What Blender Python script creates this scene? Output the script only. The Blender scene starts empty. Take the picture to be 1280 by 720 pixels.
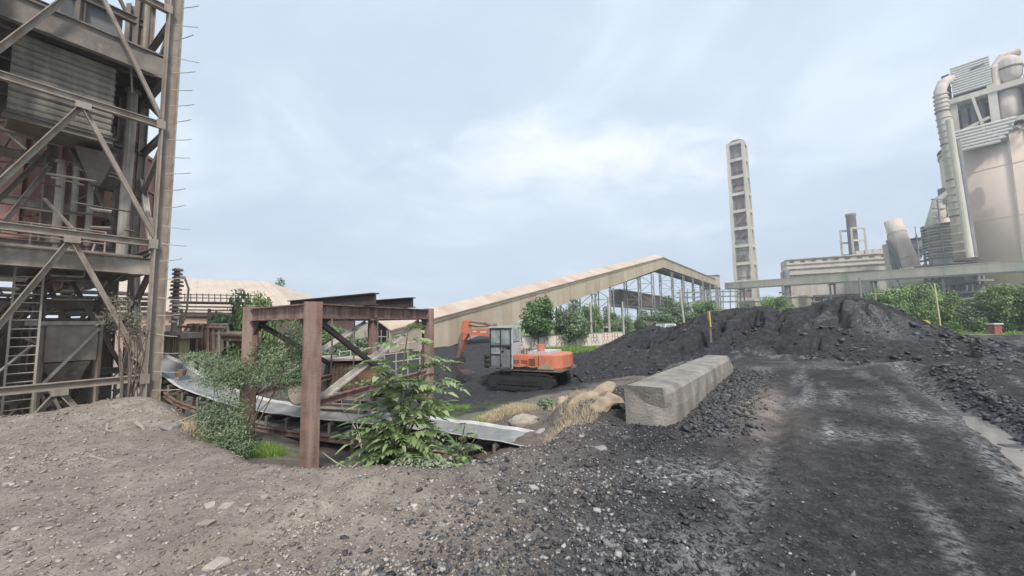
import bpy, math, random
import numpy as np
from mathutils import Vector, Matrix

random.seed(7)
rng = np.random.default_rng(7)
R = math.radians
S = bpy.context.scene
C = S.collection

# ------------------------------------------------------------------ camera, sky, sun, exposure
FPX, PITCH, ROLL = 480.0, R(4.95), R(1.0)          # focal length in 1280-px units
CAM = Vector((0.0, 0.0, 1.6))
_f = Vector((0, math.cos(PITCH), math.sin(PITCH)))
_r0, _u0 = Vector((1, 0, 0)), Vector((0, -math.sin(PITCH), math.cos(PITCH)))
_r = _r0 * math.cos(ROLL) - _u0 * math.sin(ROLL)
_u = _u0 * math.cos(ROLL) + _r0 * math.sin(ROLL)
cd = bpy.data.cameras.new('camera')
cam = bpy.data.objects.new('camera', cd)
C.objects.link(cam)
cd.sensor_width = 36.0
cd.lens = FPX / 1280 * 36
cd.clip_start, cd.clip_end = 0.05, 6000
M = Matrix((_r, _u, -_f)).transposed().to_4x4()
M.translation = CAM
cam.matrix_world = M
S.camera = cam

def at(px, py, Y):
    """surveyed point: the place at depth Y (metres ahead) seen at photograph pixel px, py"""
    d = _f + _r * ((px - 640) / FPX) + _u * ((360 - py) / FPX)
    return CAM + d * (Y / d.y)

SUN_EL, SUN_AZ = R(50), R(166)                      # azimuth clockwise from +Y: behind the camera, to the right
W = bpy.data.worlds.new('World')
S.world = W
W.use_nodes = True
nt = W.node_tree
nt.nodes.clear()
def wn(t, **k):
    n = nt.nodes.new(t)
    for a, b in k.items(): setattr(n, a, b)
    return n
sky = wn('ShaderNodeTexSky', sky_type='NISHITA', sun_disc=False, sun_elevation=SUN_EL, sun_rotation=SUN_AZ,
         air_density=1.0, dust_density=2.2, ozone_density=1.0)
tc = wn('ShaderNodeTexCoord')
sep = wn('ShaderNodeSeparateXYZ')
nt.links.new(tc.outputs['Generated'], sep.inputs[0])
def wmath(op, a, b=None):
    n = wn('ShaderNodeMath', operation=op)
    for i, s in enumerate((a, b)):
        if s is None: continue
        if isinstance(s, (int, float)): n.inputs[i].default_value = s
        else: nt.links.new(s, n.inputs[i])
    return n.outputs[0]
zz = wmath('ADD', wmath('MAXIMUM', sep.outputs['Z'], 0.0), 0.22)
comb = wn('ShaderNodeCombineXYZ')                   # project the view direction on a cloud layer
nt.links.new(wmath('DIVIDE', sep.outputs['X'], zz), comb.inputs[0])
nt.links.new(wmath('DIVIDE', sep.outputs['Y'], zz), comb.inputs[1])
def wnoise(scale, detail, rough, dist, off):
    mp = wn('ShaderNodeMapping')
    mp.inputs['Location'].default_value = off
    nt.links.new(comb.outputs[0], mp.inputs[0])
    n = wn('ShaderNodeTexNoise')
    n.inputs['Scale'].default_value = scale
    n.inputs['Detail'].default_value = detail
    n.inputs['Roughness'].default_value = rough
    n.inputs['Distortion'].default_value = dist
    nt.links.new(mp.outputs[0], n.inputs['Vector'])
    return n.outputs['Fac']
def wramp(src, stops):
    r = wn('ShaderNodeValToRGB')
    r.color_ramp.interpolation = 'EASE'
    e = r.color_ramp.elements
    while len(e) > 1: e.remove(e[-1])
    for i, (p, c) in enumerate(stops):
        q = e[0] if i == 0 else e.new(p)
        q.position = p
        q.color = (c, c, c, 1) if isinstance(c, (int, float)) else (*c, 1)
    nt.links.new(src, r.inputs[0])
    return r.outputs[0]
def wmix(fac, a, b):
    m = wn('ShaderNodeMix', data_type='RGBA')
    for s, k in ((fac, 0), (a, 6), (b, 7)):
        if isinstance(s, (int, float)): m.inputs[k].default_value = s
        elif isinstance(s, tuple): m.inputs[k].default_value = (*s, 1)
        else: nt.links.new(s, m.inputs[k])
    return m.outputs[2]
veil = wramp(wnoise(0.62, 9, 0.6, 0.5, (3.1, 0.4, 0)), [(0.30, 0.72), (0.62, 0.94)])
s1 = wmix(veil, sky.outputs[0], (4.75, 5.65, 6.6))
puffs = wramp(wnoise(1.1, 10, 0.62, 0.5, (1.75, 6.2, 0)), [(0.44, 0.0), (0.70, 0.75)])
s1 = wmix(puffs, s1, (6.0, 6.65, 7.25))
# one brighter broken bank of cloud low in the middle of the view
def ell(cx, cy, rx, ry):
    sx = wn('ShaderNodeSeparateXYZ'); nt.links.new(comb.outputs[0], sx.inputs[0])
    a = wmath('DIVIDE', wmath('SUBTRACT', sx.outputs[0], cx), rx); b = wmath('DIVIDE', wmath('SUBTRACT', sx.outputs[1], cy), ry)
    return wmath('SUBTRACT', 1.0, wmath('ADD', wmath('MULTIPLY', a, a), wmath('MULTIPLY', b, b)))
body = wmath('ADD', wmath('MULTIPLY', ell(.25, 1.50, .80, .26), .26), wnoise(3.0, 10, 0.66, 0.5, (4.2, 1.1, 0)))
bank = wramp(body, [(0.40, 0.0), (0.98, 0.85)])
s2 = wmix(bank, s1, (7.7, 7.95, 8.4))
greyc = wramp(wnoise(0.7, 6, 0.55, 0.5, (9.4, 2.7, 0)), [(0.48, 0.0), (0.75, 0.3)])
s3 = wmix(greyc, s2, (4.5, 5.2, 6.05))
bg = wn('ShaderNodeBackground')
bg.inputs['Strength'].default_value = 0.055
nt.links.new(s3, bg.inputs['Color'])
nt.links.new(bg.outputs[0], wn('ShaderNodeOutputWorld').inputs['Surface'])

sd = bpy.data.lights.new('sun', 'SUN')
sd.energy, sd.angle, sd.color = 1.5, R(11), (1.0, 0.955, 0.89)
so = bpy.data.objects.new('sun', sd)
C.objects.link(so)
_sv = Vector((math.sin(SUN_AZ) * math.cos(SUN_EL), math.cos(SUN_AZ) * math.cos(SUN_EL), math.sin(SUN_EL)))
so.rotation_euler = (-_sv).to_track_quat('-Z', 'Y').to_euler()
so.location = (0, 0, 40)
S.view_settings.view_transform = 'Standard'
S.view_settings.look = 'None'
S.view_settings.gamma = 1.0
S.view_settings.exposure = 1.54
S.cycles.max_bounces = 6
S.cycles.diffuse_bounces = 3
S.cycles.transparent_max_bounces = 4

# ------------------------------------------------------------------ materials
def mat(name, c1, c2=None, scale=2.0, rough=0.85, metal=0.0, bump=0.25, bscale=25.0, c3=None, stretch=(1, 1, 1),
        detail=6, p=(0.38, 0.62), streak=None, attr=None, attr_amt=0.5):
    m = bpy.data.materials.new(name)
    m.use_nodes = True
    t = m.node_tree
    b = t.nodes['Principled BSDF']
    b.inputs['Roughness'].default_value = rough
    b.inputs['Metallic'].default_value = metal
    g = t.nodes.new('ShaderNodeNewGeometry')
    mp = t.nodes.new('ShaderNodeMapping')
    mp.inputs['Scale'].default_value = stretch
    t.links.new(g.outputs['Position'], mp.inputs[0])
    n = t.nodes.new('ShaderNodeTexNoise')
    n.inputs['Scale'].default_value = scale
    n.inputs['Detail'].default_value = detail
    n.inputs['Roughness'].default_value = 0.62
    t.links.new(mp.outputs[0], n.inputs['Vector'])
    r = t.nodes.new('ShaderNodeValToRGB')
    e = r.color_ramp.elements
    e[0].position, e[0].color = p[0], (*c1, 1)
    e[1].position, e[1].color = p[1], (*(c2 or tuple(x * 0.8 for x in c1)), 1)
    if c3:
        q = e.new(min(p[1] + 0.14, 0.98)); q.color = (*c3, 1)
    t.links.new(n.outputs['Fac'], r.inputs[0])
    col = r.outputs[0]
    if streak:                                      # rain streaks / rust runs: (colour, scale, amount)
        mp2 = t.nodes.new('ShaderNodeMapping')
        mp2.inputs['Scale'].default_value = (1, 1, 0.08)
        t.links.new(g.outputs['Position'], mp2.inputs[0])
        n2 = t.nodes.new('ShaderNodeTexNoise')
        n2.inputs['Scale'].default_value = streak[1]
        n2.inputs['Detail'].default_value = 5
        t.links.new(mp2.outputs[0], n2.inputs['Vector'])
        r2 = t.nodes.new('ShaderNodeValToRGB')
        r2.color_ramp.elements[0].position, r2.color_ramp.elements[0].color = 0.45, (0, 0, 0, 1)
        r2.color_ramp.elements[1].position, r2.color_ramp.elements[1].color = 0.68, (streak[2],) * 3 + (1,)
        t.links.new(n2.outputs['Fac'], r2.inputs[0])
        mx = t.nodes.new('ShaderNodeMix'); mx.data_type = 'RGBA'
        t.links.new(r2.outputs[0], mx.inputs[0])
        t.links.new(col, mx.inputs[6])
        mx.inputs[7].default_value = (*streak[0], 1)
        col = mx.outputs[2]
    if attr:                                        # per piece variation, stored on the mesh
        a = t.nodes.new('ShaderNodeAttribute'); a.attribute_name = attr
        mr = t.nodes.new('ShaderNodeMapRange')
        mr.inputs[3].default_value, mr.inputs[4].default_value = 1 - attr_amt, 1 + attr_amt
        t.links.new(a.outputs['Fac'], mr.inputs[0])
        mx = t.nodes.new('ShaderNodeVectorMath'); mx.operation = 'SCALE'
        t.links.new(col, mx.inputs[0]); t.links.new(mr.outputs[0], mx.inputs['Scale'])
        col = mx.outputs[0]
    t.links.new(col, b.inputs['Base Color'])
    if bump:
        n3 = t.nodes.new('ShaderNodeTexNoise')
        n3.inputs['Scale'].default_value = bscale
        n3.inputs['Detail'].default_value = 5
        t.links.new(g.outputs['Position'], n3.inputs['Vector'])
        bp = t.nodes.new('ShaderNodeBump')
        bp.inputs['Strength'].default_value = bump
        bp.inputs['Distance'].default_value = 0.02
        t.links.new(n3.outputs['Fac'], bp.inputs['Height'])
        t.links.new(bp.outputs[0], b.inputs['Normal'])
    return m

def leafmat(name, c1, c2, rough=0.6, trans=0.25):
    m = bpy.data.materials.new(name)
    m.use_nodes = True
    t = m.node_tree
    b = t.nodes['Principled BSDF']
    a = t.nodes.new('ShaderNodeAttribute'); a.attribute_name = 'rnd'
    r = t.nodes.new('ShaderNodeValToRGB')
    e = r.color_ramp.elements
    e[0].position, e[0].color = 0.0, (*c1, 1)
    e[1].position, e[1].color = 1.0, (*c2, 1)
    t.links.new(a.outputs['Fac'], r.inputs[0])
    t.links.new(r.outputs[0], b.inputs['Base Color'])
    b.inputs['Roughness'].default_value = rough
    tr = t.nodes.new('ShaderNodeBsdfTranslucent')
    t.links.new(r.outputs[0], tr.inputs['Color'])
    mx = t.nodes.new('ShaderNodeMixShader')
    mx.inputs[0].default_value = trans
    t.links.new(b.outputs[0], mx.inputs[1]); t.links.new(tr.outputs[0], mx.inputs[2])
    t.links.new(mx.outputs[0], t.nodes['Material Output'].inputs['Surface'])
    return m

MT = dict(
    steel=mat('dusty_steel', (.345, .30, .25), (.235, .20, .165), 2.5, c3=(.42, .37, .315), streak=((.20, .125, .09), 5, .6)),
    steel_dk=mat('dark_dusty_shaded_steel', (.215, .183, .152), (.14, .12, .103), 2.0, c3=(.28, .24, .20)),  # dark steel; on the tower's inner members its tone paints in shade
    steel_lt=mat('pale_dusty_steel', (.47, .43, .375), (.37, .335, .29), 2.0, streak=((.2, .15, .12), 6, .5)),
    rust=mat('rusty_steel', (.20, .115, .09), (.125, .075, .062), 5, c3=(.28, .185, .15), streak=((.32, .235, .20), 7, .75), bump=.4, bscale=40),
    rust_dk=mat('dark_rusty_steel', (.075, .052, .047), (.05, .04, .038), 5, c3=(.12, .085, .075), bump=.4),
    rust_or=mat('orange_rust_plate', (.32, .17, .095), (.20, .115, .075), 3, c3=(.36, .26, .2), streak=((.12, .06, .04), 8, .7)),
    red=mat('faded_red_paint', (.42, .23, .19), (.33, .165, .14), 1.5, c3=(.43, .31, .26), streak=((.22, .17, .145), 4, .65)),
    clad=mat('dirty_cladding', (.28, .25, .205), (.19, .172, .142), 1.8, c3=(.33, .30, .25), streak=((.12, .105, .09), 4, .75)),
    tin=mat('beige_sheet', (.40, .34, .265), (.34, .285, .225), 1.2, streak=((.30, .23, .18), 3, .5), bump=0),
    roof=mat('beige_roof_sheet', (.50, .42, .345), (.44, .36, .295), .5, streak=((.40, .31, .25), 2, .5), bump=0),
    gal=mat('gallery_sheet', (.455, .375, .29), (.40, .325, .25), .2, streak=((.32, .25, .195), .8, .5), bump=0),
    gal2=mat('gallery_sheet_rusted', (.43, .345, .26), (.375, .295, .22), .3, streak=((.29, .21, .155), .9, .7), bump=0),
    gal3=mat('gallery_sheet_pale', (.475, .40, .315), (.42, .345, .265), .3, streak=((.34, .27, .21), .7, .5), bump=0),
    galroof2=mat('gallery_roof_rusted', (.48, .375, .30), (.42, .315, .25), .3, streak=((.35, .25, .19), .8, .6), bump=0),
    galroof=mat('gallery_roof_sheet', (.52, .42, .345), (.45, .36, .29), .2, streak=((.38, .29, .23), .8, .5), bump=0),
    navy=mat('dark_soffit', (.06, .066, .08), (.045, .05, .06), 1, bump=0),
    conc=mat('concrete_weathered', (.30, .27, .237), (.205, .185, .163), 3.0, c3=(.38, .345, .30), streak=((.11, .10, .09), 2.2, .7), bump=.7, bscale=30),
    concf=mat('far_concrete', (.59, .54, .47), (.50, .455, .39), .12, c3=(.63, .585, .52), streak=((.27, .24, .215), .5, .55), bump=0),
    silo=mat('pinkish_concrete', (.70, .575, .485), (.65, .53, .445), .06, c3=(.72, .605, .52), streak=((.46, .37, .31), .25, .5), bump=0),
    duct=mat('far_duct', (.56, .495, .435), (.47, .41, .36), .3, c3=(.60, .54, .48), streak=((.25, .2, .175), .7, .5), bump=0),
    grey=mat('far_grey_steel', (.24, .235, .23), (.17, .168, .17), .3, c3=(.28, .265, .25), bump=0),
    brownst=mat('far_brown_steel', (.15, .115, .10), (.10, .083, .078), .3, bump=0),
    white=mat('white_paint', (.66, .64, .61), (.56, .54, .51), 2, bump=0),
    wall=mat('whitewashed_wall', (.66, .58, .53), (.56, .48, .44), 1.5, streak=((.4, .34, .3), 3, .5), bump=0),
    pink=mat('salmon_wall', (.47, .285, .215), (.41, .25, .19), .6, bump=0),
    pole=mat('concrete_pole', (.42, .40, .36), (.34, .32, .29), 1.5, bump=0),
    dark=mat('blackened', (.022, .021, .022), (.012, .012, .013), 3, bump=.2),
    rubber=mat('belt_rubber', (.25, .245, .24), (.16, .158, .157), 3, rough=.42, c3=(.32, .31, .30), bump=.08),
    rubber_edge=mat('belt_edge', (.52, .51, .50), (.38, .375, .37), 5, rough=.5, bump=0),  # paler edges against a coal-dusty middle; tones also paint the trough's shading
    orange=mat('orange_paint', (.66, .19, .10), (.56, .15, .075), 2.2, rough=.6, c3=(.62, .33, .23), streak=((.30, .20, .16), 4, .75), bump=.05),
    cabgrey=mat('grey_cab_paint', (.21, .22, .235), (.15, .16, .17), 2.5, rough=.55, streak=((.14, .14, .14), 6, .6), bump=.05),
    cablt=mat('pale_cab_paint', (.50, .51, .52), (.42, .43, .44), 2.5, rough=.55, streak=((.3, .3, .3), 6, .5), bump=.05),
    glass=mat('pale_reflection_glass', (.36, .38, .39), (.22, .235, .245), 3, rough=.14, bump=0),  # pale reflections put into the base colour of the panes
    track=mat('track_steel', (.035, .032, .031), (.02, .019, .019), 6, rough=.65, c3=(.06, .054, .05), bump=.3),
    bark=mat('bark', (.17, .135, .105), (.11, .088, .07), 12, bump=.6),
    twig=mat('dry_twig', (.34, .285, .23), (.24, .20, .16), 14, bump=.4),
    stem=mat('green_stem', (.10, .13, .055), (.13, .11, .06), 10, bump=.2),
    sack=mat('woven_sack', (.40, .315, .22), (.29, .225, .155), 6, c3=(.47, .385, .28), bump=.5, bscale=90),
    yellow=mat('faded_yellow_paint', (.62, .48, .12), (.52, .42, .18), 5, bump=0),
    greenp=mat('green_tin', (.10, .20, .10), (.36, .30, .17), 1.2, bump=0),
    stone=mat('stone', (.31, .29, .275), (.20, .188, .18), 9, c3=(.40, .375, .355), attr='rnd', attr_amt=.6, bump=.3, bscale=70),
    coalstone=mat('coal_lump', (.075, .073, .076), (.04, .039, .042), 9, rough=.55, attr='rnd', attr_amt=.7, bump=.3, bscale=70),
    clod=mat('earth_clod', (.34, .285, .24), (.25, .21, .178), 9, attr='rnd', attr_amt=.55, bump=.4, bscale=70),
    leaf=leafmat('tree_leaf', (.055, .105, .035), (.19, .29, .10)),
    leaf_lt=leafmat('bright_leaf', (.085, .145, .05), (.26, .36, .14)),
    leaf_gr=leafmat('grey_green_leaf', (.09, .14, .075), (.30, .375, .22)),
    leaf_pl=leafmat('plant_leaf', (.10, .16, .055), (.34, .42, .20), rough=.4),
    leaf_ht=leafmat('dusty_leaf', (.15, .19, .115), (.40, .43, .31)),
    deadleaf=leafmat('dry_leaf', (.20, .17, .11), (.33, .30, .22)),
    grass=leafmat('grass_blade', (.10, .19, .03), (.30, .43, .10)),
    straw=leafmat('straw_blade', (.42, .34, .22), (.70, .58, .40)),
    water=mat('muddy_water', (.23, .215, .205), (.19, .18, .17), 4, rough=.09, bump=.05, bscale=6),
    ink=mat('dark_lettering', (.05, .03, .03), (.04, .025, .025), 3, bump=0),
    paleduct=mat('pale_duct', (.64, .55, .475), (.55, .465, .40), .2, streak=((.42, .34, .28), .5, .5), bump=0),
    paleyel=mat('sun_bleached_yellow', (.60, .55, .30), (.50, .46, .27), 4, bump=0),
    pipebr=mat('brown_pipe_paint', (.37, .265, .215), (.28, .19, .155), 3, c3=(.42, .33, .28), bump=0),
    hutyel=mat('yellowed_sheet', (.50, .40, .22), (.42, .34, .20), 2, streak=((.3, .24, .14), 6, .6), bump=0),
    stackred=mat('faded_stack_red', (.30, .20, .18), (.25, .16, .145), .3, c3=(.34, .26, .24), bump=0),
    redp=mat('red_mural_paint', (.42, .06, .05), (.36, .06, .05), 3, bump=0),
    brick=mat('red_brick', (.34, .12, .08), (.26, .10, .075), 4, bump=0),
)

# ------------------------------------------------------------------ mesh helpers
Z = Vector((0, 0, 1))
ORG = {}
class MB:
    def __init__(s): s.v, s.f = [], []
    def add(s, vs, fs):
        n = len(s.v)
        s.v.extend([tuple(p) for p in vs])
        s.f.extend([tuple(i + n for i in f) for f in fs])
        return s
    def box(s, c, d, M=None):
        h = [x / 2 for x in d]
        vs = [Vector((sx * h[0], sy * h[1], sz * h[2])) for sx in (-1, 1) for sy in (-1, 1) for sz in (-1, 1)]
        c = Vector(c)
        vs = [(M @ p if M else p) + c for p in vs]
        return s.add(vs, [(0, 1, 3, 2), (4, 6, 7, 5), (0, 4, 5, 1), (2, 3, 7, 6), (0, 2, 6, 4), (1, 5, 7, 3)])
    def beam(s, p0, p1, w, h, up=Z, off=(0, 0)):
        p0, p1 = Vector(p0), Vector(p1)
        d = (p1 - p0).normalized()
        sd = d.cross(Vector(up))
        if sd.length < 1e-4: sd = d.cross(Vector((0, 1, 0)))
        sd.normalize()
        uv = sd.cross(d)
        vs = []
        for p in (p0, p1):
            for a, b in ((-1, -1), (1, -1), (1, 1), (-1, 1)):
                vs.append(p + sd * (a * w / 2 + off[0]) + uv * (b * h / 2 + off[1]))
        return s.add(vs, [(3, 2, 1, 0), (4, 5, 6, 7), (0, 1, 5, 4), (1, 2, 6, 5), (2, 3, 7, 6), (3, 0, 4, 7)])
    def ibeam(s, p0, p1, w, h, t=.02, up=Z):
        s.beam(p0, p1, w, t, up, (0, h / 2 - t / 2))
        s.beam(p0, p1, w, t, up, (0, -h / 2 + t / 2))
        return s.beam(p0, p1, t, h - 2 * t, up)
    def angle(s, p0, p1, w, t=.014, up=Z):
        s.beam(p0, p1, w, t, up, (0, w / 2 - t / 2))
        return s.beam(p0, p1, t, w - t, up, (-w / 2 + t / 2, -t / 2))
    def tube(s, pts, r, n=8, cap=True):
        pts = [Vector(p) for p in pts]
        rs = r if isinstance(r, (list, tuple)) else [r] * len(pts)
        vs, fs, prev = [], [], None
        for i, p in enumerate(pts):
            d = (pts[min(i + 1, len(pts) - 1)] - pts[max(i - 1, 0)]).normalized()
            if prev is None:
                a = d.cross(Z)
                if a.length < 1e-3: a = d.cross(Vector((1, 0, 0)))
            else:
                a = prev - d * prev.dot(d)
            a.normalize(); prev = a
            b = d.cross(a)
            for k in range(n):
                q = 2 * math.pi * k / n
                vs.append(p + (a * math.cos(q) + b * math.sin(q)) * rs[i])
        for i in range(len(pts) - 1):
            for k in range(n):
                k2 = (k + 1) % n
                fs.append((i * n + k, i * n + k2, (i + 1) * n + k2, (i + 1) * n + k))
        if cap:
            fs.append(tuple(range(n - 1, -1, -1)))
            fs.append(tuple(range((len(pts) - 1) * n, len(pts) * n)))
        return s.add(vs, fs)
    def lathe(s, prof, c, n=24):
        c = Vector(c)
        vs, fs = [], []
        for r, z in prof:
            for k in range(n):
                q = 2 * math.pi * k / n
                vs.append(c + Vector((r * math.cos(q), r * math.sin(q), z)))
        for i in range(len(prof) - 1):
            for k in range(n):
                k2 = (k + 1) % n
                fs.append((i * n + k, i * n + k2, (i + 1) * n + k2, (i + 1) * n + k))
        fs.append(tuple(range(n - 1, -1, -1)))
        fs.append(tuple(range((len(prof) - 1) * n, len(prof) * n)))
        return s.add(vs, fs)
    def prism(s, poly, p0, ex, ey, depth):
        """polygon in the plane (ex, ey) at p0, pushed out along depth"""
        p0, ex, ey, dp = Vector(p0), Vector(ex), Vector(ey), Vector(depth)
        n = len(poly)
        vs = [p0 + ex * a + ey * b for a, b in poly]
        vs += [p + dp for p in vs]
        fs = [tuple(range(n - 1, -1, -1)), tuple(range(n, 2 * n))]
        fs += [(i, (i + 1) % n, n + (i + 1) % n, n + i) for i in range(n)]
        return s.add(vs, fs)
    def build(s, name, m, parent=None, smooth=False, org=None):
        o = Vector(org) if org is not None else (ORG.get(parent.name, Vector()) if parent else Vector())
        me = bpy.data.meshes.new(name)
        me.from_pydata([(p[0] - o.x, p[1] - o.y, p[2] - o.z) for p in s.v], [], s.f)
        if isinstance(m, str): m = MT[m]
        me.materials.append(m)
        if smooth: me.polygons.foreach_set('use_smooth', [True] * len(me.polygons))
        me.validate()
        ob = bpy.data.objects.new(name, me)
        C.objects.link(ob)
        if parent:
            ob.parent = parent
            ORG[ob.name] = o
        elif org is not None:
            ob.location = o
        return ob

def tag(o, label=None, cat=None, group=None, kind=None):
    if label: o['label'] = label
    if cat: o['category'] = cat
    if group: o['group'] = group
    if kind: o['kind'] = kind
    return o
def thing(name, label, cat, loc, rz=0, group=None, local=False):
    o = bpy.data.objects.new(name, None)
    o.empty_display_size = .3
    C.objects.link(o)
    o.location = loc
    o.rotation_euler = (0, 0, rz)
    ORG[o.name] = Vector() if local else Vector(loc)
    return tag(o, label, cat, group)
def inst(me, name, parent, loc=(0, 0, 0), rot=(0, 0, 0), scale=None):
    o = bpy.data.objects.new(name, me)
    C.objects.link(o)
    o.parent = parent
    o.location, o.rotation_euler = loc, rot
    if scale: o.scale = scale
    return o
def copy_tree(o, parent=None):
    c = o.copy(); C.objects.link(c)
    if parent: c.parent = parent
    for ch in list(o.children): copy_tree(ch, c)
    return c
def np_mesh(name, V, Fc, m, rnd=None, smooth=False):
    """mesh from numpy arrays; every face has the same number of corners"""
    me = bpy.data.meshes.new(name)
    k = Fc.shape[1]
    me.vertices.add(len(V)); me.vertices.foreach_set('co', V.astype(np.float32).ravel())
    me.loops.add(Fc.size); me.loops.foreach_set('vertex_index', Fc.astype(np.int32).ravel())
    me.polygons.add(len(Fc)); me.polygons.foreach_set('loop_start', np.arange(0, Fc.size, k, dtype=np.int32))
    if smooth: me.polygons.foreach_set('use_smooth', np.ones(len(Fc), dtype=bool))
    me.update(calc_edges=True)
    if rnd is not None:
        a = me.attributes.new('rnd', 'FLOAT', 'POINT')
        a.data.foreach_set('value', rnd.astype(np.float32))
    me.materials.append(MT[m] if isinstance(m, str) else m)
    return me
def link(me, name, parent=None, loc=(0, 0, 0)):
    o = bpy.data.objects.new(name, me); C.objects.link(o)
    o.location = loc
    if parent: o.parent = parent
    return o

# ------------------------------------------------------------------ noise and terrain
def _h(ix, iy, seed):
    h = (ix.astype(np.int64) * 374761393 + iy.astype(np.int64) * 668265263 + seed * 974634777) & 0xFFFFFFFF
    h = ((h ^ (h >> 13)) * 1274126177) & 0xFFFFFFFF
    return ((h ^ (h >> 16)) & 0xFFFFFF) / float(0xFFFFFF)
def vnoise(x, y, seed=0):
    ix, iy = np.floor(x), np.floor(y)
    fx, fy = x - ix, y - iy
    fx, fy = fx * fx * (3 - 2 * fx), fy * fy * (3 - 2 * fy)
    a, b, c, d = _h(ix, iy, seed), _h(ix + 1, iy, seed), _h(ix, iy + 1, seed), _h(ix + 1, iy + 1, seed)
    return (a * (1 - fx) + b * fx) * (1 - fy) + (c * (1 - fx) + d * fx) * fy
def fbm(x, y, o=4, seed=0):
    s, a, t = 0, 1, 0
    for k in range(o):
        s = s + a * (vnoise(x, y, seed + k * 17) - .5); t += a
        x, y, a = x * 2.03 + 11.3, y * 2.03 + 5.7, a * .5
    return s / t
def sst(x): x = np.clip(x, 0, 1); return x * x * (3 - 2 * x)
EDGE = [(-60, 3), (-14, 4.6), (-10, 6), (-8.4, 6.6), (-7, 7.5), (-6.1, 7.0), (-4.7, 5.65), (-3.4, 4.75), (-2, 4.2), (-.7, 4.35),
        (.55, 5.2), (1.15, 6.4), (1.3, 7.7), (2.6, 9.6), (4.8, 11.8), (6.6, 13.4), (9, 16), (14, 26), (20, 40), (26, 60), (60, 140), (200, 400)]
POLY = np.array(EDGE + [(200, 1700), (-1700, 1700), (-1700, 3)], float)
def seg_d(x, y, pts):
    best = np.full(x.shape, 1e9)
    for (ax, ay), (bx, by) in zip(pts[:-1], pts[1:]):
        dx, dy = bx - ax, by - ay
        t = np.clip(((x - ax) * dx + (y - ay) * dy) / (dx * dx + dy * dy), 0, 1)
        best = np.minimum(best, np.hypot(x - ax - t * dx, y - ay - t * dy))
    return best
def low_dist(x, y):
    d = seg_d(x, y, EDGE)
    ins = np.zeros(x.shape, bool)
    n = len(POLY)
    for i in range(n):
        (ax, ay), (bx, by) = POLY[i], POLY[(i + 1) % n]
        if ay == by: continue
        ins ^= ((ay > y) != (by > y)) & (x < (bx - ax) * (y - ay) / (by - ay) + ax)
    return np.where(ins, d, -d)
RUT_L = [(.7, 1.9), (1.31, 2.62), (3.6, 5.5), (6.2, 8.8), (9, 11.5)]
RUT_R = [(3.6, 2.2), (5.2, 3.85), (6.6, 5.4), (8.0, 7.15), (9.3, 9.2), (12, 12)]
RIDGE_R = [(4.2, 2.2), (5.75, 3.75), (7.15, 5.3), (8.5, 7.0), (9.6, 8.6), (13, 10.5), (18, 12)]
def gz(x, y, fine=True):
    x, y = np.asarray(x, float), np.asarray(y, float)
    d = low_dist(x, y) + fbm(x * 1.1, y * 1.1, 3, 5) * .5
    pl = -1.35 * sst((y - 9) / 70)
    lo = -(.47 * sst(d / .75) + .5 * sst((d - .7) / 1.8) + .85 * sst((d - 3) / 6))
    lo = np.where(y > 30, lo + .45 * sst((y - 30) / 25), lo)
    z = np.where(d > 0, np.minimum(lo, pl), pl)
    z = z + .34 * np.exp(-(((x + 7.2) / 1.1) ** 2 + ((y - 7.35) / .6) ** 2))          # spoil heap at the tower foot
    z = z + .16 * np.exp(-(((x + 9.3) / 1.6) ** 2 + ((y - 6.6) / .8) ** 2))
    z = z + .42 * np.exp(-(((x + .25) / 1.0) ** 2 + ((y - 9.0) / .8) ** 2))           # dry grass hummock
    z = z + .17 * np.exp(-(((x - 1.35) / .55) ** 2 + ((y - 7.5) / .7) ** 2))
    st = (x + 2.05) + (y - 3.3) * -.85                                                # low earth step, lower to the right
    z = z - .11 * sst(st / .22 + .5) * sst((y - 2.2) / .8) * sst((4.6 - y) / .8) * (1 - sst((x + .9) / 1.4))
    road = sst((x - y * .55 + .3) / 1.2)
    z = z + fbm(x * .8, y * .8, 3, 1) * (.11 - .05 * road) * (y < 400)
    far = np.clip(1.6 - y / 60, .15, 1)
    z = z + fbm(x * 4, y * 4, 3, 2) * .055 * far * (1 - .45 * road)
    if fine: z = z + fbm(x * 14, y * 14, 2, 3) * .034
    yard = sst((d - 4) / 4) * (y < 120)
    z = z + yard * fbm(x * .45 + y * .1, y * .9, 4, 9) * .38
    rl, rr, rg = seg_d(x, y, RUT_L), seg_d(x, y, RUT_R), seg_d(x, y, RIDGE_R)
    al = (x * .62 + y * .78)
    tread = np.sin(al * 2 * np.pi / .13 + np.abs(rl) * 12) * .5
    z = z - np.exp(-(rl / .13) ** 2) * (.055 + .018 * tread) + np.exp(-((rl - .27) / .09) ** 2) * .03
    z = z - np.exp(-(rr / .26) ** 2) * .12
    z = z + np.exp(-(rg / .24) ** 2) * (.13 + .24 * fbm(x * 3, y * 3, 3, 21)) * sst((y - 1.5) / 2)
    z = z + np.exp(-((seg_d(x, y, [(9.3, 8.8), (13, 10.8), (19, 12.6)])) / .9) ** 2) * (.22 + .5 * fbm(x * 2, y * 2, 3, 22))
    z = z + road * fbm((x * .78 - y * .62) * 5, (x * .62 + y * .78) * 1.6, 3, 33) * .06 * np.clip(1.6 - y / 30, 0, 1)
    swirl = sst((y - 8.5) / 3) * sst((x - 8) / 3) * (1 - sst((y - 30) / 20))
    z = z + swirl * np.sin((y * 1.0 - x * .42) * 3.6 + fbm(x * .5, y * .5, 2, 31) * 5) * .085
    return z
def g1(x, y): return float(gz(np.array([x]), np.array([y]), False)[0])
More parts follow.
